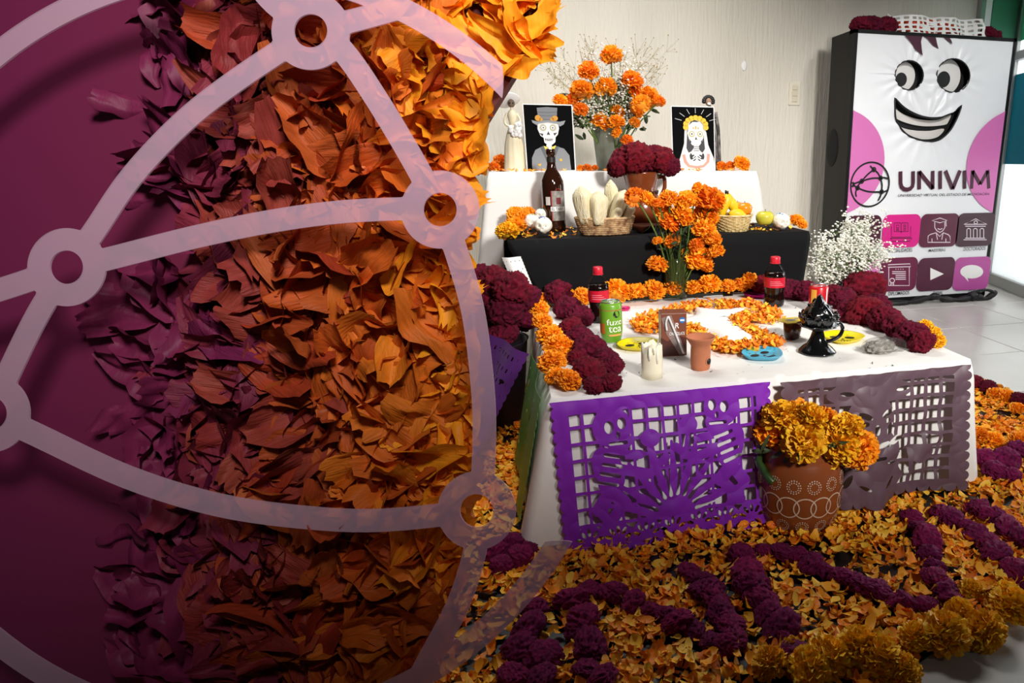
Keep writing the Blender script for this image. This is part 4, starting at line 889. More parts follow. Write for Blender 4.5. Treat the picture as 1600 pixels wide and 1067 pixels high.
P('cheek', [[(.30, .57), (.36, .52), (.38, .56)], [(.66, .58), (.60, .53), (.58, .57)]], '#2b2b30', 5)
P('hat_brim', [[(.16, .76), (.18, .72), (.27, .68), (.30, .71), (.48, .73), (.67, .71), (.72, .67), (.80, .70), (.84, .76), (.72, .74), (.5, .76), (.27, .74)]], '#8b8d91', 7)
P('hat_crown', [[(.30, .75), (.28, .94), (.48, .955), (.69, .945), (.66, .75), (.48, .745)]], '#75777b', 6); S('hat_band', [[(.30, .78), (.48, .77), (.66, .78)], [(.295, .83), (.48, .825), (.67, .835)], [(.29, .88), (.48, .875), (.68, .885)]], .012, '#5a5c60', 7)
P('hat_flower', [ell(.29, .79, .06, .045, 14), ell(.35, .77, .035, .025, 10), ell(.63, .79, .06, .04, 14), ell(.57, .775, .04, .025, 10)], '#d08f1e', 8); P('lapel_pin', [ell(.70, .17, .03, .022, 10), [(.22, .1), (.3, .12), (.28, .07)]], '#d0a21e', 3)
t, P, S = portrait([(1048, 166), (1115, 167), (1051, 265), (1118, 265)], 3.12, 'portrait print of a veiled skeleton crowned with yellow flowers', .10)
P('veil', [[(.06, .01), (.18, .2), (.28, .42), (.30, .66), (.42, .78), (.56, .80), (.70, .76), (.80, .60), (.84, .4), (.96, .2), (.99, .01)]], '#d9d8d8', 1)
P('hair', [[(.38, .28), (.33, .35), (.36, .62), (.44, .76), (.53, .80), (.64, .75), (.73, .6), (.76, .34), (.70, .28), (.66, .3), (.55, .4), (.44, .3)]], '#26262a', 2)
P('chest', [[(.34, .02), (.38, .2), (.5, .3), (.62, .3), (.74, .2), (.78, .02)]], '#f4f3f1', 3); P('bones', [ell(.49, .2, .06, .05, 16), ell(.64, .2, .06, .05, 16), ell(.43, .22, .03, .05, 12), ell(.71, .22, .03, .05, 12)], '#1e1e22', 4); S('ribs', [[(.47, .2), (.56, .26), (.66, .2)], [(.45, .16), (.56, .21), (.68, .16)]], .025, '#f4f3f1', 5)
S('rose_collar', [[(.26, .25), (.30, .14), (.38, .07), (.56, .05), (.72, .07), (.82, .14), (.84, .26)]], .06, '#e8917e', 5)
P('neck', [[(.50, .4), (.50, .28), (.62, .28), (.62, .4)]], '#e9e8e6', 4); S('neck_line', [[(.5, .37), (.62, .37)], [(.5, .34), (.62, .34)], [(.5, .31), (.62, .31)]], .012, '#333337', 5)
P('skull', [[(.40, .7), (.36, .58), (.40, .47), (.46, .40), (.55, .38), (.64, .40), (.71, .47), (.74, .58), (.71, .7), (.64, .755), (.48, .755)]], '#f3f2f0', 4)
P('eye_socket', [ell(.46, .57, .07, .048), ell(.65, .57, .07, .048)], '#bdb87e', 5); P('pupil', [ell(.46, .57, .04, .03), ell(.65, .57, .04, .03)], '#efefef', 6); P('iris', [ell(.46, .57, .017, .014), ell(.65, .57, .017, .014)], '#222226', 7)
P('nose', [[(.555, .53), (.525, .48), (.555, .485), (.585, .48)]], '#1c1c20', 6); P('cheek', [[(.39, .5), (.45, .45), (.43, .43)], [(.72, .5), (.66, .45), (.68, .43)]], '#2b2b30', 6); P('brow_mark', [ell(.555, .67, .018, .03, 8), ell(.50, .66, .02, .014, 8), ell(.61, .66, .02, .014, 8)], '#c9a53a', 6)
P('crown_flower', [ell(.555 + .235 * cos(a), .69 + .13 * sin(a), .062, .042, 12) for a in np.linspace(-.15, pi + .15, 9)], '#f2bd1e', 7); S('halo_ray', [[(.555 + .34 * cos(a), .72 + .17 * sin(a)), (.555 + .5 * cos(a), .72 + .25 * sin(a))] for a in np.linspace(.35, pi - .35, 7)], .011, '#c9c8c6', 2)

# white figurine with a hat, left of the portraits
p, s, h = onY(806, 262, 3.16, T3, 150); k = s
t = thing('lady_figurine', 'cream skeleton lady figurine in a wide white hat beside the top hat portrait', 'figurine', p); M_CREAM = mat('figurine_cream', '#e9ddbd', .6, var=.08, vscale=12); M_BROWN = mat('figurine_face', '#6d5a4a', .7, var=.2, vscale=30)
link('dress', lathe('dress', [(17 * k, 0), (17.5 * k, .004), (16 * k, 20 * k), (14 * k, 40 * k), (10 * k, 56 * k), (6 * k, 66 * k), (4.5 * k, 70 * k)], 36, lambda a, q: .035 * sin(11 * a)), M_CREAM, t)
link('torso', lathe('torso', [(4.5 * k, 68 * k), (6 * k, 76 * k), (7.5 * k, 84 * k), (5 * k, 89 * k), (2 * k, 92 * k), (2 * k, 96 * k)], 20), M_CREAM, t)
for sx in (-1, 1): link('arm', tube('arm', smoothpts([(sx * 7 * k, 0, 86 * k), (sx * 11.5 * k, -2 * k, 76 * k), (sx * 9 * k, -9 * k, 68 * k), (sx * 2 * k + 4 * k, -13 * k, 66 * k)], 4), [1.8 * k] * 13, 7), M_CREAM, t)
hd = link('head', blob('head', 5.5 * k, 5.5 * k, 6.5 * k, lambda c_: -.1 * max(0, -c_.z), 3), M_BROWN, t, (0, 0, 100 * k))
for sx in (-1, 1): link('eye', blob('eye', 1.5 * k, 1 * k, 1.5 * k, None, 2), M_BLACK, hd, (sx * 2.2 * k, -4.8 * k, .5 * k))
link('hat', lathe('hat', [(16 * k, 0), (17 * k, 1 * k), (8 * k, 3.5 * k), (7 * k, 8 * k), (5 * k, 9.5 * k), (.5 * k, 10 * k)], 32, lambda a, q: .06 * sin(3 * a) if q < 2 else 0), mat('figurine_white', '#e9e9e8', .6), t, (-3 * k, 2 * k, 104 * k), (-.55, -.35, 0))
for q in range(16): link('bouquet_flower', blob('bouquet_flower', 4 * k, 3.5 * k, 4 * k, lambda c_: .25 * noise.noise(c_ * 3), 2), mat('figurine_white', '#e9e9e8'), t, (random.uniform(-4, 12) * k, (-14 + random.uniform(-2, 2)) * k, random.uniform(54, 70) * k))
# dark lace figurine behind the right portrait
p, s, h = onY(1108, 262, 3.22, T3, 154); k = s
t = thing('lace_figurine', 'slim skeleton figurine in black lace with flowers in its hair behind the veiled portrait', 'figurine', p); M_LACE = mat('black_lace', '#2c2a2a', .7, color2='#8a8480', vscale=42)
link('dress', lathe('dress', [(15 * k, 0), (14 * k, 20 * k), (11 * k, 45 * k), (8 * k, 70 * k), (7 * k, 84 * k), (4 * k, 90 * k), (2 * k, 96 * k)], 28, lambda a, q: .05 * sin(9 * a)), M_LACE, t)
link('shawl', tube('shawl', smoothpts([(8 * k, -4 * k, 86 * k), (13 * k, -3 * k, 60 * k), (15 * k, -3 * k, 30 * k), (16 * k, -3 * k, 4 * k)], 5), 3 * k, 7), M_LACE, t)
link('head', blob('head', 5 * k, 5 * k, 6 * k, None, 3), mat('figurine_tan', '#9a7860', .6), t, (-2 * k, 0, 101 * k)); link('jaw_white', blob('jaw_white', 3 * k, 2 * k, 2.2 * k, None, 2), M_PAPERW, t, (-2 * k, -4 * k, 98 * k))
for q in range(9): a = -.3 + q * .45; link('hair_flower', blob('hair_flower', 3.4 * k, 3 * k, 3 * k, lambda c_: .3 * noise.noise(c_ * 3), 2), M_BLACK, t, (-2 * k + 7 * k * cos(a), 0, 102 * k + 6 * k * sin(a)))
row('mg', [(772, 262, 10), (786, 257, 16)], T3, '{} marigold at the left end of the top step', 'marigolds at the left end of the top step', M_DEEP, True)
def topflower(u, v, r, Y, label, m):
    q = PY(u, v, Y); R = r * dep(q) / 1000; tag(link('marigold_bloom', random.choice(MGB), m, None, (q.x, Y, T3 + R * .75), (random.uniform(-.6, .2), random.uniform(-.4, .4), random.uniform(0, 6)), R), label, 'flower', 'marigolds on the top step')
topflower(1159, 257, 14, 3.12, 'largest orange marigold at the right end of the top step', M_ORANGE); topflower(1140, 257, 9, 3.16, 'orange marigold touching the large one at the right end of the top step', M_DEEP); topflower(1127, 256, 9, 3.18, 'orange marigold beside the veiled portrait frame on the top step', M_DEEP)
topflower(907, 257, 6, 3.22, 'leftmost small reddish marigold between portrait and bucket', M_DEEP); topflower(918, 257, 7, 3.2, 'middle small reddish marigold between portrait and bucket', M_DEEP); topflower(929, 258, 6, 3.2, 'small reddish marigold touching the bucket', M_DEEP)
pts = [(random.uniform(X30 + .03, X31 - .05), random.uniform(Y30 + .01, Y30 + .12), T3 + .006) for _ in range(70)]
tag(link('top_petals', petal_field('top_petals', pts, PETS, [random.uniform(.012, .03) for _ in pts], .3, M_PETAL, [random.randrange(4) for _ in pts]), None), 'loose petals on the white cloth of the top step', 'petals', kind='stuff')

# ================================================================== DISPLAY FIGURE: tall box with a smiling face
BX0, BX1, BY0, BY1, BZ = 2.075, 3.245, 3.80, 4.16, 1.71; OX = (BX0 + BX1) / 2
def q_(u, v): p = PY(u, v, BY0); return (p.x - OX, p.z)
def z5(a, b): return q_(1260 + .2389 * a, .2389 * b)
def z6(a, b): return q_(1260 + .2389 * a, 240 + .2389 * b)
fig = thing('display_figure', 'tall black box figure with a white printed front showing a smiling cut-out face', 'display box', (OX, BY0, 0))
hw = (BX1 - BX0) / 2
bm = bmesh.new(); bmesh.ops.create_cube(bm, size=1)
for v in bm.verts: v.co = (v.co.x * 2 * hw, .06 + (v.co.y + .5) * (BY1 - BY0 - .06), .012 + (v.co.z + .5) * (BZ - .012))
bmesh.ops.bevel(bm, geom=[e for e in bm.edges if all(v.co.y > .1 for v in e.verts)], offset=.07, segments=5, affect='EDGES')
me = bpy.data.meshes.new('body'); bm.to_mesh(me); bm.free(); link('body', me, mat('box_black', '#0b0b0c', .5, bump=.15, bscale=8, spec=.25), fig)
parts_ = [vf(box_me('b', a, b)) for a, b in (((-hw, -.004, .012), (-hw + .022, .062, BZ)), ((hw - .022, -.004, .012), (hw, .062, BZ)), ((-hw, -.004, BZ - .02), (hw, .062, BZ)), ((-hw, -.004, .012), (hw, .062, .04)))]
link('front_frame', merge('front_frame', parts_), mat('box_black', '#161618'), fig)
EYES = [(672, 490, 92, 96, 645, 513, 38), (960, 492, 108, 110, 925, 512, 43)]
MO = smoothpts([z5(*a) for a in [(578, 640), (640, 702), (720, 747), (800, 768), (880, 765), (950, 735), (1015, 688)]], 6) + smoothpts([z5(*a) for a in [(1015, 688), (985, 770), (940, 850), (880, 905), (820, 922), (740, 912), (660, 880), (605, 820), (582, 760), (578, 640)]], 6)[1:-1]
def pl_in(X, Y, P):                                   # signed distance to a polygon, > 0 inside
    d = np.full(X.shape, 1e9); ins = np.zeros(X.shape, bool); n = len(P)
    for i in range(n):
        (x0, y0), (x1, y1) = P[i], P[(i + 1) % n]; dx, dy = x1 - x0, y1 - y0; t = np.clip(((X - x0) * dx + (Y - y0) * dy) / (dx * dx + dy * dy + 1e-12), 0, 1)
        d = np.minimum(d, np.hypot(X - x0 - t * dx, Y - y0 - t * dy)); c_ = ((y0 > Y) != (y1 > Y)) & (X < (x1 - x0) * (Y - y0) / (y1 - y0 + 1e-12) + x0); ins ^= c_
    return np.where(ins, d, -d)
EH = [(z5(a, b), abs(z5(a + rx, b)[0] - z5(a - rx, b)[0]) / 2, abs(z5(a, b - ry)[1] - z5(a, b + ry)[1]) / 2) for a, b, rx, ry, *_ in EYES]
def face_f(X, Y):
    s = np.minimum(np.minimum(X + hw - .02, hw - .02 - X), np.minimum(Y - .038, BZ - .018 - Y))
    for (c_, rx, rz) in EH: s = np.minimum(s, -s_ell(X, Y, c_[0], c_[1], rx, rz))
    return np.minimum(s, -pl_in(X, Y, MO))
mc = z5(790, 800)
def face_map(x, y):
    w = 0
    for cx, cy, rr in [(EH[0][0][0], EH[0][0][1], .1), (EH[1][0][0], EH[1][0][1], .12), (mc[0], mc[1], .2)]:
        d_ = sqrt((x - cx) ** 2 + (y - cy) ** 2); a = atan2(y - cy, x - cx); w += .004 * math.exp(-((d_ - rr) / .12) ** 2) * sin(15 * a + 3 * noise.noise(Vector((cx * 9, a, 0))))
    return (x, .0 + w + .0025 * noise.noise(Vector((x * 5, y * 5, 0))), y)
link('front_panel', sheet('front_panel', face_f, -hw, hw, 0, BZ, 220, 320, face_map), mat('banner_white', '#eceef1', .35), fig)
link('recess_back', poly_me('recess_back', [[(-hw + .03, .6), (hw - .03, .6), (hw - .03, BZ - .05), (-hw + .03, BZ - .05)]], .058), M_BLACK, fig)
M_EYE = mat('eye_white', '#e6e4e0', .5)
for (a, b, rx, ry, pa, pb, pr) in EYES:
    c0 = z5(a - rx * .14, b + 3); r0 = abs(z5(a + rx * .86, b)[0] - z5(a - rx * .86, b)[0]) / 2
    e = link('eye', poly_me('eye', [circle2(c0[0], c0[1], r0, r0 * 1.02, 40)], .045), M_EYE, fig); c1 = z5(pa, pb); rp_ = abs(z5(pa + pr, pb)[0] - z5(pa, pb)[0]); link('pupil', poly_me('pupil', [circle2(c1[0], c1[1], rp_, rp_, 32)], .043), M_BLACK, e)
    link('eye_rim', tube('eye_rim', [(z5(a + rx * cos(w), b + ry * sin(w))[0], -.001, z5(a + rx * cos(w), b + ry * sin(w))[1]) for w in np.linspace(0, 2 * pi, 40, endpoint=False)], .004, 6, True), M_BLACK, fig)
link('mouth_rim', tube('mouth_rim', [(x, -.001, z) for x, z in MO], .006, 6, True), M_BLACK, fig)
link('upper_teeth', poly_me('upper_teeth', [smoothpts([z5(*a) for a in [(592, 692), (650, 738), (740, 772), (830, 782), (900, 774), (970, 742), (955, 790), (930, 812), (830, 822), (740, 815), (650, 790), (590, 758)]], 4)], .04), mat('teeth', '#dcd8d2', .5), fig)
link('lower_teeth', poly_me('lower_teeth', [smoothpts([z5(*a) for a in [(596, 803), (660, 835), (740, 850), (830, 852), (925, 838), (890, 888), (820, 908), (740, 900), (665, 868), (612, 825)]], 4)], .04), mat('teeth', '#dcd8d2'), fig)
M_PLUM = mat('print_plum', '#4a1f33', .4); M_PINK = mat('print_rose', '#d474b4', .35)
for nm, P_ in (('hair_spike', [(640, 206), (668, 262), (712, 325), (757, 365), (750, 320), (745, 270), (757, 206)]), ('hair_spike', [(762, 206), (790, 255), (825, 298), (860, 320), (850, 285), (842, 245), (838, 206)]), ('hair_spike', [(872, 206), (893, 240), (920, 268), (950, 288), (943, 262), (934, 232), (928, 206)])):
    link(nm, poly_me(nm, [[(x, min(z, BZ - .021)) for x, z in (z5(*a) for a in P_)]], -.0075), M_PLUM, fig)
for cu, sg in ((1308, -1), (1586, 1)):
    C_ = q_(cu, 254); rx = abs(q_(cu + 73, 254)[0] - C_[0]); rz = abs(q_(cu, 254 - 85)[1] - C_[1]); lim = hw - .023
    link('cheek', poly_me('cheek', [[(max(-lim, min(lim, x)), z) for x, z in circle2(C_[0], C_[1], rx, rz, 60)]], -.0068), M_PINK, fig)
# emblem, name and icons
def cz6(a, b, r): c_ = z6(a, b); return circle2(c_[0], c_[1], abs(z6(a + r, b)[0] - c_[0]), n=40)
LW = .011; cl = lambda P_: P_ + [P_[0]]
NN = [(437, 102), (480, 158), (357, 178), (298, 200), (330, 222), (487, 248)]
lines = [cl(cz6(412, 200, 124))] + [[z6(*a) for a in smoothpts(L_, 5)] for L_ in ([(437, 102), (395, 135), (357, 178)], [(437, 102), (462, 125), (480, 158)], [(357, 178), (420, 160), (480, 158)], [(480, 158), (490, 200), (487, 248)], [(357, 178), (338, 200), (330, 222)], [(330, 222), (400, 246), (487, 248)], [(298, 200), (325, 188), (357, 178)], [(298, 200), (315, 212), (330, 222)], [(330, 222), (318, 250), (322, 280)], [(487, 248), (480, 275), (465, 305)], [(480, 158), (505, 155), (530, 162)], [(437, 102), (425, 92), (412, 78)], [(487, 248), (510, 245), (528, 235)])]
link('globe_logo', strokes_me('globe_logo', lines, LW, -.009), M_BLACK, fig); link('logo_node', strokes_me('logo_node', [cl(cz6(a, b, 11)) for a, b in NN], LW * .8, -.0095), M_BLACK, fig)
def Z(a_, b_): return z6(a_, b_ - (a_ - 600) * .012)
ub = [(612, 114), (612, 190), (618, 215), (634, 230), (655, 234), (676, 228), (690, 212), (694, 190), (694, 114)]
NM = [[Z(*q) for q in ub]] + [[Z(*p_), Z(*q_2)] for p_, q_2 in (((734, 233), (734, 113)), ((822, 233), (822, 113)), ((734, 118), (822, 228)), ((871, 233), (871, 113)), ((905, 113), (953, 233)), ((1001, 113), (953, 233)), ((1030, 233), (1030, 113)), ((1074, 233), (1082, 113)), ((1188, 233), (1180, 113)), ((1082, 118), (1131, 205)), ((1180, 118), (1131, 205)))]
for L_ in NM: link('name_letter_stroke', strokes_me('name_letter_stroke', [L_], .027, -.0078), M_PLUM, fig)
a = z6(595, 279); b = z6(1190, 276); text_flat('subtitle_lettering', 'UNIVERSIDAD VIRTUAL DEL ESTADO DE MICHOACÁN', mat('print_ink', '#2c1f2a', .5), fig, a[0], a[1], b[0] - a[0], -.0078, z6(600, 258)[1] - a[1], .2, .003)
def rrect(a0, b0, a1, b1, r=.045):
    x0, z1 = z6(a0, b0); x1, z0 = z6(a1, b1); o = []
    for cx, cz, s0 in ((x1 - r, z1 - r, 0), (x0 + r, z1 - r, pi / 2), (x0 + r, z0 + r, pi), (x1 - r, z0 + r, 1.5 * pi)): o += circle2(cx, cz, r, n=9, a0=s0, a1=s0 + pi / 2)
    return o
M_LINE = mat('icon_line', '#e8dbe2', .4)
ICONS = [((258, 404, 475, 607), '#4a1f33', 'LICENCIATURAS', (296, 432, 645)), ((502, 398, 727, 606), '#d81f86', 'ESPECIALIDADES', (520, 686, 644)), ((748, 393, 975, 602), '#5c1f3a', 'MAESTRÍAS', (795, 903, 639)), ((990, 388, 1206, 598), '#43242f', 'DOCTORADOS', (1022, 1164, 632)),
         ((240, 688, 460, 890), '#d474b4', None, None), ((485, 682, 708, 888), '#6a1f42', 'DIPLOMADOS', (531, 667, 924)), ((732, 682, 948, 885), '#521f38', 'CANAL', (822, 888, 919)), ((972, 678, 1180, 880), '#b9509c', 'CHAT', (1056, 1101, 909))]
for i, (rc, col, cap, cp) in enumerate(ICONS):
    tl_ = link('icon_tile', poly_me('icon_tile', [rrect(*rc)], -.008), mat('icon_' + col[1:], col, .35), fig); X_ = lambda f, g, rc=rc: z6(rc[0] + f * (rc[2] - rc[0]), rc[1] + g * (rc[3] - rc[1])); L_ = []
    if i == 0: L_ = [[X_(.2, .3), X_(.5, .15), X_(.8, .3), X_(.5, .45), X_(.2, .3)], [X_(.3, .4), X_(.3, .6), X_(.5, .7), X_(.7, .6), X_(.7, .4)]]
    if i == 1: L_ = [[X_(.3, .25), X_(.48, .25), X_(.5, .29), X_(.52, .25), X_(.7, .25), X_(.7, .52), X_(.52, .52), X_(.5, .56), X_(.48, .52), X_(.3, .52), X_(.3, .25)], [X_(.5, .29), X_(.5, .56)], [X_(.22, .36), X_(.22, .7), X_(.78, .7), X_(.78, .36)], [X_(.18, .74), X_(.82, .74), X_(.74, .83), X_(.26, .83), X_(.18, .74)]] + [[X_(.56, .32 + .05 * k), X_(.65, .32 + .05 * k)] for k in range(4)] + [[X_(.35, .44), X_(.44, .44)], [X_(.35, .48), X_(.44, .48)], [X_(.36, .32), X_(.44, .32), X_(.44, .4), X_(.36, .4), X_(.36, .32)]]
    if i == 2: L_ = [[X_(.3, .2), X_(.53, .12), X_(.74, .2), X_(.53, .27), X_(.3, .2)], [X_(.38, .24), X_(.38, .42), X_(.44, .52), X_(.53, .57), X_(.61, .52), X_(.67, .42), X_(.67, .24)], [X_(.7, .2), X_(.71, .38)], [X_(.18, .88), X_(.19, .68), X_(.26, .63), X_(.42, .58), X_(.52, .7), X_(.62, .58), X_(.77, .64), X_(.82, .7), X_(.83, .88), X_(.18, .88)], [X_(.46, .45), X_(.53, .48), X_(.6, .45)], [X_(.3, .88), X_(.3, .76)], [X_(.7, .88), X_(.7, .76)], [X_(.42, .58), X_(.46, .8)], [X_(.62, .58), X_(.58, .8)]]
    if i == 3: L_ = [[X_(.16, .34), X_(.52, .17), X_(.86, .34), X_(.16, .34)], [X_(.2, .4), X_(.82, .4)], [X_(.15, .82), X_(.85, .82)], [X_(.2, .77), X_(.8, .77)]] + [[X_(f, .75), X_(f, .5), X_(f + .03, .47), X_(f + .08, .47), X_(f + .11, .5), X_(f + .11, .75)] for f in (.25, .45, .65)] + [cl([X_(.52 + .05 * cos(w), .28 + .05 * sin(w)) for w in np.linspace(0, 6.28, 14)])]
    if i == 5: L_ = [[X_(.2, .2), X_(.84, .17), X_(.86, .26), X_(.2, .28), X_(.2, .2)], [X_(.22, .28), X_(.22, .86), X_(.82, .86), X_(.82, .26)]] + [[X_(.32, .42 + .06 * k), X_(.72, .42 + .06 * k)] for k in range(2)] + [[X_(.42, .54 + .06 * k), X_(.72, .54 + .06 * k)] for k in range(3)] + [cl([X_(.32 + .07 * cos(w), .7 + .07 * sin(w)) for w in np.linspace(0, 6.28, 14)]), [X_(.28, .77), X_(.27, .84), X_(.32, .8), X_(.37, .84), X_(.36, .77)]] + [[X_(.42 + .07 * k, .34), X_(.44 + .07 * k, .34)] for k in range(4)]
    if L_: link('icon_drawing', strokes_me('icon_drawing', L_, .0055, -.0088), M_LINE if i != 1 else mat('icon_line_dark', '#5c1038', .4), tl_)
    if i == 6: link('play_triangle', poly_me('play_triangle', [[X_(.34, .3), X_(.34, .7), X_(.75, .5)]], -.0088), M_PAPERW, tl_)
    if i == 7: link('speech_bubble', poly_me('speech_bubble', [[X_(.5 + .36 * cos(w), .45 + .22 * sin(w)) for w in np.linspace(-4.0, 1.95, 30)] + [X_(.4, .78)]], -.0088), M_PAPERW, tl_)
    if cap: c0 = z6(cp[0], cp[2]); c1 = z6(cp[1], cp[2]); text_flat('caption', cap, M_BLACK, fig, c0[0], c0[1], c1[0] - c0[0], -.009, .024, 0, .004)
o = link('arm_hole', blob('arm_hole', .012, .08, .12, None, 3), mat('hole_black', '#040404', .9), fig, (-hw, .2, z5(0, 960)[1]))
# ribbon lying at its foot
pts = [(-.25, -.05, .012), (-.1, -.07, .014), (.05, -.06, .035), (.12, -.08, .05), (.2, -.07, .02), (.32, -.09, .016), (.45, -.08, .03), (.52, -.09, .012), (.62, -.07, .05)]
rb = thing('black_ribbon', 'knotted black ribbon lying along the foot of the display figure', 'ribbon', (OX, BY0 - .0, 0))
link('strip', tube('strip', smoothpts(pts, 6), [.012 + .012 * abs(sin(i * .45)) for i in range(49)], 8), M_BLACK, rb); link('knot', blob('knot', .04, .03, .035, lambda c_: .3 * noise.noise(c_ * 3), 3), M_BLACK, rb, (.42, -.085, .035)); link('loop', tube('loop', [(.5 + .09 * cos(w), -.09, .04 + .035 * sin(w)) for w in np.linspace(0, 6.28, 16, endpoint=False)], .011, 6, True), M_BLACK, rb)
for i, (u, v, r) in enumerate([(1346, 33, 16), (1364, 30, 17), (1385, 27, 17), (1545, 34, 13), (1557, 37, 10)]):
    q = PY(u, v, 3.93); R = r * dep(q) / 1000
    tag(link('cockscomb_bloom', random.choice(CC), M_MAROON, None, (q.x, 3.93, BZ + R * .7), (0, 0, random.uniform(0, 6)), R), ['left end maroon bloom', 'second maroon bloom from the left', 'maroon bloom left of the white paper', 'maroon bloom right of the white paper', 'right end maroon bloom'][i] + ' on top of the display figure', 'flower', 'maroon blooms on top of the display figure')

# ================================================================== CUT-PAPER BANNERS
def scallop(X, Y, w, h, n, m, r):
    s = np.full(X.shape, -1.0)
    for i in range(n + 1): s = np.maximum(s, s_circ(X, Y, w * i / n, 0, r))
    for j in range(m + 1): s = np.maximum(s, np.maximum(s_circ(X, Y, 0, h * j / m, r), s_circ(X, Y, w, h * j / m, r)))
    return s
def lattice(X, Y, st, wd, ox=0, oy=0):
    return np.maximum(wd - np.abs((X - ox + st / 2) % st - st / 2), wd - np.abs((Y - oy + st / 2) % st - st / 2))
PWD = 1.5
def purple_f(X, Y):
    w, h = PWD, 1.0; box = np.minimum(np.minimum(X, w - X), np.minimum(Y, h - Y)); fr = np.minimum(box, .075 - np.minimum(np.minimum(X, w - X), np.minimum(Y + .02, h - Y)))
    s = np.maximum(np.minimum(box, lattice(X, Y, .112, .0105, .05, .04)), fr); s = np.maximum(s, scallop(X, Y, w, h, 19, 13, .042)); s = np.maximum(s, np.minimum(box, Y - .91))
    S_ = np.full(X.shape, -1.0); Hh = np.full(X.shape, -1.0)
    for q in np.linspace(-1.25, 1.25, 9):                        # agave leaves
        L = .46 + .1 * cos(q); S_ = np.maximum(S_, s_cap(X, Y, (.77, .13), (.77 + L * sin(q), .13 + L * cos(q) * .95), .052, .01)); Hh = np.maximum(Hh, s_cap(X, Y, (.77 + .16 * sin(q + .13), .13 + .16 * cos(q + .13)), (.77 + .3 * sin(q + .13), .13 + .3 * cos(q + .13)), .016, .006))
    for mir in (0, 1):
        M = (w + .02 - X) if mir else X; dy = .06 if mir else 0; T = Y - dy
        S_ = np.maximum(S_, s_circ(M, T, .36, .80, .135)); S_ = np.maximum(S_, s_ell(M, T, .40, .70, .09, .07)); S_ = np.maximum(S_, s_ell(M, T, .31, .52, .10, .16, .35))
        for a_, b_, r_ in (((.38, .52), (.6, .46), .035), ((.6, .46), (.72, .56), .03), ((.3, .62), (.54, .6), .03), ((.28, .42), (.4, .28), .05), ((.4, .28), (.26, .12), .04), ((.33, .4), (.22, .25), .045), ((.22, .25), (.34, .09), .035)): S_ = np.maximum(S_, s_cap(M, T, a_, b_, r_))
        for ex, ey, rx, ry in ((.34, .80, .032, .042), (.43, .82, .03, .04), (.40, .745, .014, .025)): Hh = np.maximum(Hh, s_ell(M, T, ex, ey, rx, ry))
        Hh = np.maximum(Hh, s_cap(M, T, (.34, .69), (.45, .69), .012))
        for k in range(4): Hh = np.maximum(Hh, s_cap(M, T, (.24 + .02 * k, .44 + .06 * k), (.36 + .02 * k, .41 + .06 * k), .013))
        S_ = np.maximum(S_, s_ell(M, T, .62, .70, .07, .06)); S_ = np.maximum(S_, s_cap(M, T, (.62, .66), (.66, .48), .016))
    for k in range(7):                                           # bottom flowers
        cx = .14 + k * .2; S_ = np.maximum(S_, s_circ(X, Y, cx, .03, .12))
        for q in np.linspace(-1.2, 1.2, 5): Hh = np.maximum(Hh, s_ell(X, Y, cx + .075 * sin(q), .03 + .075 * cos(q), .013, .028, -q))
        Hh = np.maximum(Hh, s_circ(X, Y, cx, -.01, .016))
    return np.minimum(np.maximum(s, S_), -Hh)
def plum_f(X, Y):
    w, h = 1.25, 1.0; box = np.minimum(np.minimum(X, w - X), np.minimum(Y, h - Y)); fr = np.minimum(box, .07 - np.minimum(np.minimum(X, w - X), np.minimum(Y + .03, h - Y)))
    s = np.maximum(np.minimum(box, lattice(X, Y, .105, .0135, .02, .05)), fr); s = np.maximum(s, scallop(X, Y, w, h, 14, 12, .042))
    S_ = np.maximum(s_ell(X, Y, .56, .86, .30, .10), s_ell(X, Y, .56, .62, .17, .24)); S_ = np.maximum(S_, s_ell(X, Y, .56, .16, .26, .18)); S_ = np.maximum(S_, s_cap(X, Y, (.6, .4), (.6, .1), .16)); S_ = np.maximum(S_, s_ell(X, Y, .28, .66, .08, .09)); S_ = np.maximum(S_, s_ell(X, Y, .95, .3, .09, .08)); Hh = np.full(X.shape, -1.0)
    for mir in (-1, 1):
        for ex, ey, rx, ry, an in ((.08, .68, .05, .022, .5), (.1, .55, .02, .05, -.3), (.15, .46, .06, .02, .3), (.2, .35, .018, .05, .5), (.12, .28, .05, .016, -.4), (.22, .18, .02, .06, .6), (.2, .86, .05, .018, .2), (.1, .12, .05, .014, .5)): Hh = np.maximum(Hh, s_ell(X, Y, .6 + mir * ex, ey, rx, ry, mir * an))
    Hh = np.maximum(Hh, s_ell(X, Y, .6, .56, .022, .04)); Hh = np.maximum(Hh, s_cap(X, Y, (.52, .44), (.68, .44), .02)); Hh = np.maximum(Hh, s_cap(X, Y, (.55, .34), (.65, .34), .014)); Hh = np.maximum(Hh, s_circ(X, Y, .52, .62, .02)); Hh = np.maximum(Hh, s_circ(X, Y, .68, .62, .02))
    return np.minimum(np.maximum(s, S_), -Hh)
def plain_f(w, st=.11, wd=.022, seed=0):
    def f(X, Y):
        box = np.minimum(np.minimum(X, w - X), np.minimum(Y, 1 - Y)); fr = np.minimum(box, .07 - np.minimum(np.minimum(X, w - X), np.minimum(Y, 1 - Y)))
        s = np.maximum(np.maximum(np.minimum(box, lattice(X, Y, st, wd)), fr), scallop(X, Y, w, 1, int(w * 13), 13, .042)); rs = random.Random(seed)
        for k in range(7): s = np.maximum(s, s_ell(X, Y, rs.uniform(.15, w - .15), rs.uniform(.15, .85), rs.uniform(.06, .16), rs.uniform(.05, .12), rs.uniform(0, 3)))
        for k in range(9): s = np.minimum(s, -s_ell(X, Y, rs.uniform(.15, w - .15), rs.uniform(.15, .85), rs.uniform(.02, .07), .018, rs.uniform(0, 3)))
        return s
    return f
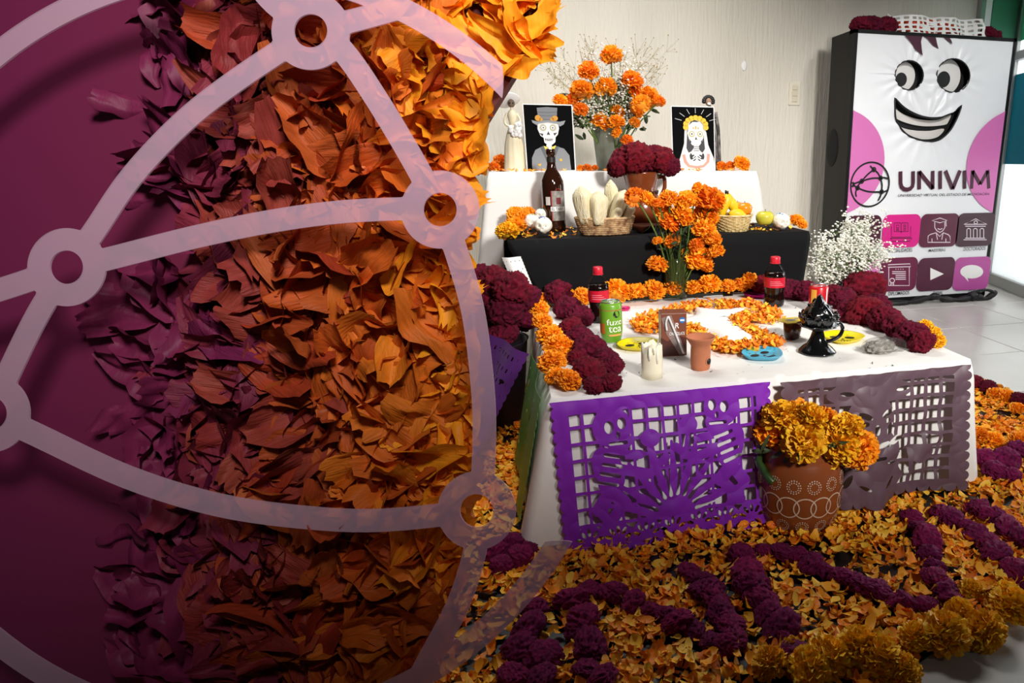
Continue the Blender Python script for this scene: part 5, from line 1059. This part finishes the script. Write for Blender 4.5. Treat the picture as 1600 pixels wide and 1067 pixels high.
def tissue(name, col):
    m = mat(name, col, .45, var=.08, vscale=9); b = m.node_tree.nodes['Principled BSDF']; return m
def banner(f, w, nx, ny, mapf, m, label, name='paper_banner'):
    o = link(name, sheet(name, f, -.05, w + .05, -.06, 1.0, nx, ny, mapf), m); md = o.modifiers.new('thickness', 'SOLIDIFY'); md.thickness = .0008
    return tag(o, label, 'paper banner', 'cut paper banners')
fy = lambda t: Y10 - .024 - .038 * t                      # just in front of the hanging cloth
xa, xb = PY(868, 625, 1.47).x, PY(1195, 588, 1.47).x
def map_purple(x, y):
    u = x / PWD; t = 1 - y; k = noise.noise(Vector((x * 3, y * 3, 1)))
    return (xa + (xb - xa) * u + .012 * t, fy(t) - .004 * k - .005 * abs(noise.noise(Vector((x * 8, y * 8, 4)))) + .006 * sin(9 * u + 2 * t) * t - .012 * t, T1 - .002 - (T1 - .015) * t * (1.0 - .03 * u))
banner(purple_f, PWD, 330, 230, map_purple, tissue('tissue_violet', '#8424b4'), 'bright violet cut-paper banner with skeletons and agave on the front of the table')
xc, xd = PY(1226, 577, 1.47).x, PY(1490, 548, 1.47).x + .03
def map_plum(x, y):
    u = x / 1.25; t = 1 - y; k = noise.noise(Vector((x * 4, y * 4, 9))); cr = .03 * t * math.exp(-((u - .44) / .1) ** 2) * (1 - .3 * t)
    return (xc + (xd - xc) * u + .01 * k * t, fy(t) - .014 - cr + .016 * sin(11 * u + 2 * k) * t - .012 * abs(k) - .006 * abs(noise.noise(Vector((x * 9, y * 7, 4)))), T1 - .001 - (T1 - .045) * t)
banner(plum_f, 1.25, 270, 220, map_plum, tissue('tissue_plum', '#624b56'), 'crumpled plum grey cut-paper banner on the right front of the table')
sx_ = lambda t: X10 - .026 - .07 * t
banner(plain_f(1.1, .12, .045, 3), 1.1, 150, 130, lambda x, y: (sx_(1 - y) - .006 * sin(8 * x), Y10 + .03 + .42 * x / 1.1 + .02 * (1 - y), T1 - .004 - .33 * (1 - y)), tissue('tissue_green', '#4c9a3c'), 'green cut-paper banner hanging on the left side of the front table')
banner(plain_f(1.1, .12, .04, 5), 1.1, 150, 130, lambda x, y: (sx_(1 - y) - .02 - .008 * sin(7 * x) - .10 * (1 - y) - .12 * x / 1.1, Y10 + .42 + .28 * x / 1.1, T1 - .004 - .30 * (1 - y)), tissue('tissue_dark_violet', '#5c2a78'), 'dark violet cut-paper banner behind the green one on the table side')
banner(plain_f(.8, .2, .085, 6), .8, 110, 110, lambda x, y: (X20 - .02 + .08 * x + .05 * (1 - y), Y20 - .03 - .01 * sin(6 * x), T2 - .06 - .16 * (1 - y)), M_PAPERW, 'small white cut-paper banner at the left end of the black step')
a = PY(1393, 46, 3.86); b = PY(1538, 46, 3.86)
banner(plain_f(3.4, .24, .05, 12), 3.4, 280, 80, lambda x, y: (a.x + (b.x - a.x) * x / 3.4, 3.86 + .02 * sin(5 * x) + .03 * noise.noise(Vector((x * 2, y * 2, 3))) + .05 * y, BZ + .005 + .115 * max(.0, y) * (1 + .12 * noise.noise(Vector((x * 2, 0, 7))))), M_PAPERW, 'white cut-paper banner standing on top of the display figure')
o = tag(link('orange_cloth', blob('orange_cloth', .26, .03, .062, lambda c_: .25 * noise.noise(c_ * 4), 4), mat('cloth_vermilion', '#d8431c', .7), loc=((a.x + b.x) / 2 - .02, 3.97, BZ + .05)), 'vermilion cloth bundled behind the white paper on top of the display figure', 'cloth')

# ================================================================== CLAY POT OF MARIGOLDS IN FRONT
p0 = PZ(1265, 838, 0); s = dep(p0) / 1000; R = 69 * s; pc = Vector((p0.x + .01, p0.y + R * .9, 0)); ph = PY(1265, 712, pc.y).z; 
ph = .225
pot = thing('clay_pot', 'round brown clay pot painted with white rings holding marigolds on the floor', 'pot', (pc.x, pc.y, 0)); M_POT = mat('pot_clay', '#8f4a24', .28, var=.1, vscale=7, coat=.35)
prof = [(R * .84, 0), (R * .92, .008), (R * 1.0, ph * .22), (R * 1.03, ph * .45), (R * 1.01, ph * .68), (R * .92, ph * .88), (R * .8, ph * .97), (R * .82, ph), (R * .76, ph), (R * .8, ph * .8), (.001, ph * .7)]
link('body', lathe('body', prof, 48, cap=False), M_POT, pot)
def prad(z): return float(np.interp(z, [q[1] for q in prof[:8]], [q[0] for q in prof[:8]])) + .0012
def on_pot(a, z): r = prad(z); return (r * cos(a), r * sin(a), z)
M_SLIP = mat('pot_slip', '#d9b9a0', .5)
def ring_on_pot(name, a0, zc_, rad, wd, n=36):
    V = []; F = []
    for i in range(n):
        w = 2 * pi * i / n
        for q in (rad - wd / 2, rad + wd / 2): V.append(on_pot(a0 + q * cos(w) / R, zc_ + q * sin(w)))
    F = [(2 * i, 2 * i + 1, 2 * ((i + 1) % n) + 1, 2 * ((i + 1) % n)) for i in range(n)]; link(name, mesh(name, V, F), M_SLIP, pot)
NR = 17
for i in range(NR): ring_on_pot('painted_ring', i * 2 * pi / NR, ph * .40, R * .245, .0035)
def dots_on_pot(a0, zc_, zz):
    V = []; F = []
    for rad, nd, dr in ((zz, 16, .0021), (zz * .68, 12, .0019)):
        for k in range(nd):
            w = 2 * pi * k / nd; o = len(V); cx, cz = rad * cos(w), rad * sin(w)
            V += [on_pot(a0 + (cx + dr * cos(j * pi / 3)) / R, zc_ + cz + dr * sin(j * pi / 3)) for j in range(6)]; F.append(tuple(range(o, o + 6)))
    link('painted_rosette', mesh('painted_rosette', V, F), M_SLIP, pot)
for i in range(14): dots_on_pot((i + .3) * 2 * pi / 14, ph * .66, R * .15); dots_on_pot((i + .8) * 2 * pi / 14, ph * .15, R * .14)
for sg in (-1, 1):
    a = FACE + sg * 1.15 - .1; link('handle', tube('handle', smoothpts([on_pot(a - .3, ph * .9), (R * 1.06 * cos(a - .1), R * 1.06 * sin(a - .1), ph * .84), (R * 1.06 * cos(a + .2), R * 1.06 * sin(a + .2), ph * .72), on_pot(a + .35, ph * .66)], 4), .011, 9), mat('pot_green', '#2f4a22', .3, coat=.3), pot)
PH = [(1207, 675, 33), (1222, 652, 34), (1245, 655, 33), (1268, 650, 26), (1290, 655, 24), (1255, 688, 36), (1280, 700, 38), (1310, 690, 36), (1338, 702, 34), (1322, 668, 28), (1235, 690, 28), (1300, 712, 30), (1350, 690, 22)]
for i, (u, v, r) in enumerate(PH):
    q = PY(u, v, pc.y - .04 + random.uniform(-.05, .05)); Rr = r * dep(q) / 1000
    t = thing('marigold', '{} big orange marigold from the left in the ringed clay pot'.format(ordn(sorted(range(len(PH)), key=lambda k: PH[k][0]).index(i))), 'flower', (pc.x, pc.y, ph * .72), 0, 'marigolds in the ringed clay pot'); hd = q - Vector((pc.x, pc.y, ph * .72))
    link('bloom', random.choice(MGB), [M_ORANGE, M_YELLOW][i % 2], t, hd, (random.uniform(-.2, 1.0), random.uniform(-.6, .6), random.uniform(0, 6)), Rr); link('stem', tube('stem', [(0, 0, 0), hd * .5 + Vector((0, 0, .02)), hd], .005, 6), M_GREEN, t)
pts = [(pc.x + random.gauss(0, .06), pc.y + random.gauss(0, .05), ph * random.uniform(.95, 1.2)) for _ in range(40)]
tag(leaf_bits('pot_foliage', pts, .05, M_DGREEN), 'green leaves between the marigolds in the ringed clay pot', 'foliage', kind='stuff')

# ================================================================== FLOOR CARPET OF PETALS
REG = [(-.75, .55), (.42, .62), (.66, .86), (1.07, .99), (1.55, 1.25), (2.0, 1.55), (1.98, 1.95), (1.92, 2.33), (1.45, 2.62), (-.1, 2.75), (-.75, 2.5)]
REGS = smoothpts(REG + [REG[0]], 3)[:-1]
tag(link('floor_sheet', mesh('floor_sheet', [(x, y, .0015) for x, y in REGS] + [(x, y, .0035) for x, y in REGS], [tuple(range(len(REGS), 2 * len(REGS)))] + [(i, (i + 1) % len(REGS), len(REGS) + (i + 1) % len(REGS), len(REGS) + i) for i in range(len(REGS))]), mat('black_plastic', '#131314', .4, bump=.3, bscale=14)), 'black plastic sheet spread on the floor beneath the petals', 'floor sheet')
cx = RNG.uniform(-.75, 2.0, 60000); cy = RNG.uniform(.55, 2.7, 60000); ok = pl_in(cx, cy, REGS) > .01
ok &= ~((cx > .08) & (cx < 1.24) & (cy > 1.50)); ok &= np.hypot(cx - pc.x, cy - pc.y) > R * .9
th = np.array([noise.noise(Vector((a * 4, b * 4, 0))) + .4 * noise.noise(Vector((a * 11, b * 11, 2))) for a, b in zip(cx, cy)]); ok &= (th + RNG.uniform(-.5, .5, 60000)) > -.42
cx, cy = cx[ok][:21000], cy[ok][:21000]; n_ = len(cx); big = cy < 1.75
def inpic(x, y):
    f = Vector((sin(YAW), cos(YAW))); fw = x * f.x + y * f.y; rt = x * cos(YAW) - y * sin(YAW); zc_ = fw * cos(PITCH) + EYE * sin(PITCH); up = fw * sin(PITCH) - EYE * cos(PITCH)
    return PPX + 1000 * rt / zc_, 533 - 1000 * up / zc_, zc_
lay = RNG.uniform(.004, .022, n_); size = np.where(RNG.random(n_) < .3, RNG.uniform(.03, .043, n_), RNG.uniform(.017, .031, n_))
key = []
for i in range(n_):
    u, v, zc_ = inpic(cx[i], cy[i]); key.append(size[i] / zc_ if (770 < u < 1590 and 640 < v < 1060 and lay[i] > .014) else 0)
order = np.argsort(-np.array(key)); topk = order[:300]; rk = order[300:]
MI = lambda: random.choices(range(4), (4, 3, 4, 1))[0]
for i in topk:
    o = link('marigold_petal', PET_ME[random.randrange(6)], M_PETAL[MI()], None, (cx[i], cy[i], lay[i] + .004), (random.gauss(0, .35), random.gauss(0, .35), random.uniform(0, 6.28)), float(size[i]))
    cn = {'petal_a': 'amber', 'petal_b': 'orange', 'petal_c': 'yellow', 'petal_d': 'deep orange'}[o.material_slots[0].material.name]
    d_pot = math.hypot(cx[i] - pc.x, cy[i] - pc.y); where = 'close to the ringed clay pot' if d_pot < .26 else ('below the violet paper banner' if cx[i] < .6 and cy[i] > 1.2 else ('among the magenta rows left of the pot' if cx[i] < .6 else ('near the golden marigold border' if cy[i] < 1.15 else 'right of the ringed clay pot')))
    tag(o, 'loose %s marigold petal on the floor %s' % (cn, where), 'petal', '%s petals %s' % (cn, where))
tag(link('petal_carpet', petal_field('petal_carpet', [(cx[i], cy[i], lay[i]) for i in rk], [petal_vf(s_, 1, .16 + .05 * (s_ % 4), 3, 2, .9, .12) for s_ in range(12)], [size[i] for i in rk], .42, M_PETAL, [MI() for _ in rk]), None), 'thick carpet of loose orange and yellow petals covering the floor', 'petals', kind='stuff')

LINES = [('left foreground clump', [(838, 950), (828, 985), (815, 1020), (850, 1030), (800, 1055), (845, 1062)], 20), ('short row beside the foreground clump', [(898, 940), (912, 968), (905, 990), (925, 1015), (918, 1045), (940, 1060)], 20),
         ('slanting row before the violet banner', [(918, 930), (945, 925), (965, 930), (990, 945), (1012, 955), (1038, 966), (1062, 975), (1088, 990), (1108, 1003)], 16),
         ('row slanting down left of the clay pot', [(1078, 893), (1095, 905), (1104, 925), (1118, 940), (1125, 962), (1138, 978), (1150, 1000), (1130, 1010)], 18), ('row slanting down below the clay pot', [(1158, 873), (1172, 895), (1176, 920), (1190, 942), (1200, 962), (1222, 985), (1235, 1005), (1248, 1028)], 18),
         ('long row right of the clay pot', [(1195, 862), (1220, 862), (1246, 870), (1270, 885), (1288, 893), (1312, 900), (1335, 908), (1358, 918), (1380, 926), (1402, 938), (1420, 945), (1450, 948)], 15),
         ('upright row joining the long row at right', [(1426, 812), (1440, 828), (1447, 846), (1450, 866), (1460, 886), (1468, 905), (1478, 925), (1485, 940)], 18), ('right slanting row', [(1472, 803), (1490, 812), (1510, 824), (1528, 838), (1545, 852), (1558, 868), (1574, 884), (1592, 898)], 16), ('far right slanting row', [(1528, 796), (1543, 805), (1560, 816), (1578, 828), (1595, 842)], 15)]
for nm, L_, r in LINES:
    for i, (u, v) in enumerate(L_):
        o_ = flower('cc', u + random.uniform(-3, 3), v + random.uniform(-3, 3), r * random.uniform(.9, 1.35), .004, '{} magenta bloom from the back in the {}'.format(ordn(i), nm), 'magenta rows on the floor petals', M_MAGENTA)
        o_.scale = (o_.scale[0] * random.uniform(.85, 1.3), o_.scale[1] * random.uniform(.85, 1.25), o_.scale[2] * random.uniform(.7, 1.0))
row('cc', [(1542, 720, 18), (1556, 738, 18), (1574, 720, 20), (1592, 706, 17), (1580, 744, 16)], .008, '{} magenta bloom in the clump at the right edge of the floor petals', 'right clump on the floor', M_MAGENTA)
row('cc', [(1508, 592, 13), (1524, 600, 14), (1545, 606, 13), (1592, 626, 13)], .008, '{} maroon bloom from the left along the far edge of the floor petals', 'maroon blooms on the far edge of the floor petals')
row('mg', [(1556, 618, 13), (1574, 622, 14), (1590, 640, 12), (1518, 700, 15), (1530, 684, 18), (1555, 690, 16), (1594, 690, 17), (1505, 690, 12)], .008, '{} marigold from the back among the petals right of the front table', 'marigolds right of the front table', M_ORANGE, True)
row('mg', [(1205, 1042, 30), (1268, 1048, 34), (1296, 1030, 36), (1345, 1015, 36), (1375, 1030, 38), (1412, 1052, 30), (1432, 1000, 28), (1478, 995, 40), (1500, 960, 24), (1540, 990, 34), (1585, 950, 34), (1520, 925, 20), (1575, 930, 22), (1240, 1020, 22)], .004, '{} golden marigold from the left in the petal carpet border', 'golden marigold border of the petal carpet', M_YELLOW, True)
row('cc', [(775, 862, 22), (800, 852, 20), (812, 872, 20), (785, 885, 18), (828, 858, 14)], .008, '{} dark magenta bloom by the cloth corner left of the violet banner', 'blooms by the left cloth corner', M_MAGENTA)
# ------------------------------------------------------------------ bucket of maroon blooms at the far left and the tall vase at the right
lp = PY(775, 470, 2.35); lb_ = thing('dark_bucket', 'dark bucket of maroon blooms standing left of the front table', 'bucket', (lp.x - .04, 2.35, 0))
link('body', lathe('body', [(.10, 0), (.105, .005), (.14, .32), (.145, .325), (.135, .32), (.1, .01), (.001, .01)], 28, cap=False), mat('bucket_dark', '#2a2028', .5), lb_)
for i, (u, v, r) in enumerate([(748, 436, 26), (775, 440, 24), (800, 450, 28), (820, 466, 24), (762, 470, 28), (790, 485, 28), (815, 498, 22), (755, 505, 26), (785, 520, 22), (745, 470, 20), (770, 535, 20)]):
    q = PY(u, v, 2.33 - .07 * (i % 3) + .05); stem_flower('cockscomb', 'cc', q, r * dep(q) / 1000, (lp.x - .04 + random.uniform(-.05, .05), 2.35 + random.uniform(-.05, .05), .05), '{} maroon bloom from the back in the dark bucket'.format(ordn(i)), 'maroon blooms in the dark bucket', M_MAROON)
rp_ = PY(1335, 470, 2.75); rv = thing('tall_vase', "tall dark vase behind the right garland holding white baby's breath", 'vase', (rp_.x, 2.75, 0))
link('body', lathe('body', [(.07, 0), (.075, .005), (.06, .2), (.065, .40), (.07, .42), (.06, .42), (.055, .2), (.001, .01)], 28, cap=False), mat('bucket_dark', '#2a2028'), rv)
g_ = lambda u, v: PY(u, v, 2.75)
gypsophila('babys_breath', "large airy bunch of white baby's breath in front of the display figure", (rp_.x, 2.75, .38), [(g_(1300, 400), .10, .09), (g_(1330, 390), .10, .1), (g_(1320, 420), .11, .08), (g_(1345, 365), .09, .08), (g_(1290, 420), .08, .06), (g_(1360, 400), .06, .06), (g_(1335, 375), .08, .08)], 150, 3600, .0058, .0013, 5)
q = PY(1350, 450, 2.62); stem_flower('cockscomb', 'cc', q, 33 * dep(q) / 1000, (rp_.x, 2.74, .3), "large maroon bloom leaning out below the large bunch of baby's breath", 'maroon bloom in the tall vase', M_MAROON)
# window beside the display figure
wx0 = PY(1527, 10, WALL_Y).x; wz = .9
win = bpy.data.objects.new('window_1', None); COL.objects.link(win); win['kind'] = 'structure'; win.location = (wx0, WALL_Y - .02, wz)
link('frame', merge('frame', [vf(box_me('b', a_, b_)) for a_, b_ in (((0, -.03, 0), (.035, .02, 2.2)), ((.035, -.03, 0), (.42, .02, .04)), ((.035, -.03, PY(1560, 85, WALL_Y).z - wz), (.42, .02, PY(1560, 73, WALL_Y).z - wz)))]), M_ALU, win)
link('white_inner_frame', box_me('white_inner_frame', (.035, -.022, .04), (.09, .0, 2.2), .003), M_PAPERW, win); link('pane', box_me('pane', (.09, -.004, .04), (.42, .004, 2.2)), mat('pane_pale', '#e9ecec', .2), win)
gx = PY(1549, 30, WALL_Y - .03).x - wx0; gz = PY(1575, 62, WALL_Y - .03).z - wz
link('green_poster', box_me('green_poster', (gx, -.012, gz), (.42, -.006, 2.15)), mat('window_green', '#4f9474', .5, var=.05), win)
tm = text_me('bab', 1.0); k = .085; pz_ = PY(1589, 22, WALL_Y - .03)
for v in tm.vertices: v.co = (pz_.x - wx0 + v.co.x * k, -.0135, pz_.z - wz + v.co.y * k)
link('handwriting', tm, mat('ink_dark', '#24433a', .6), win)
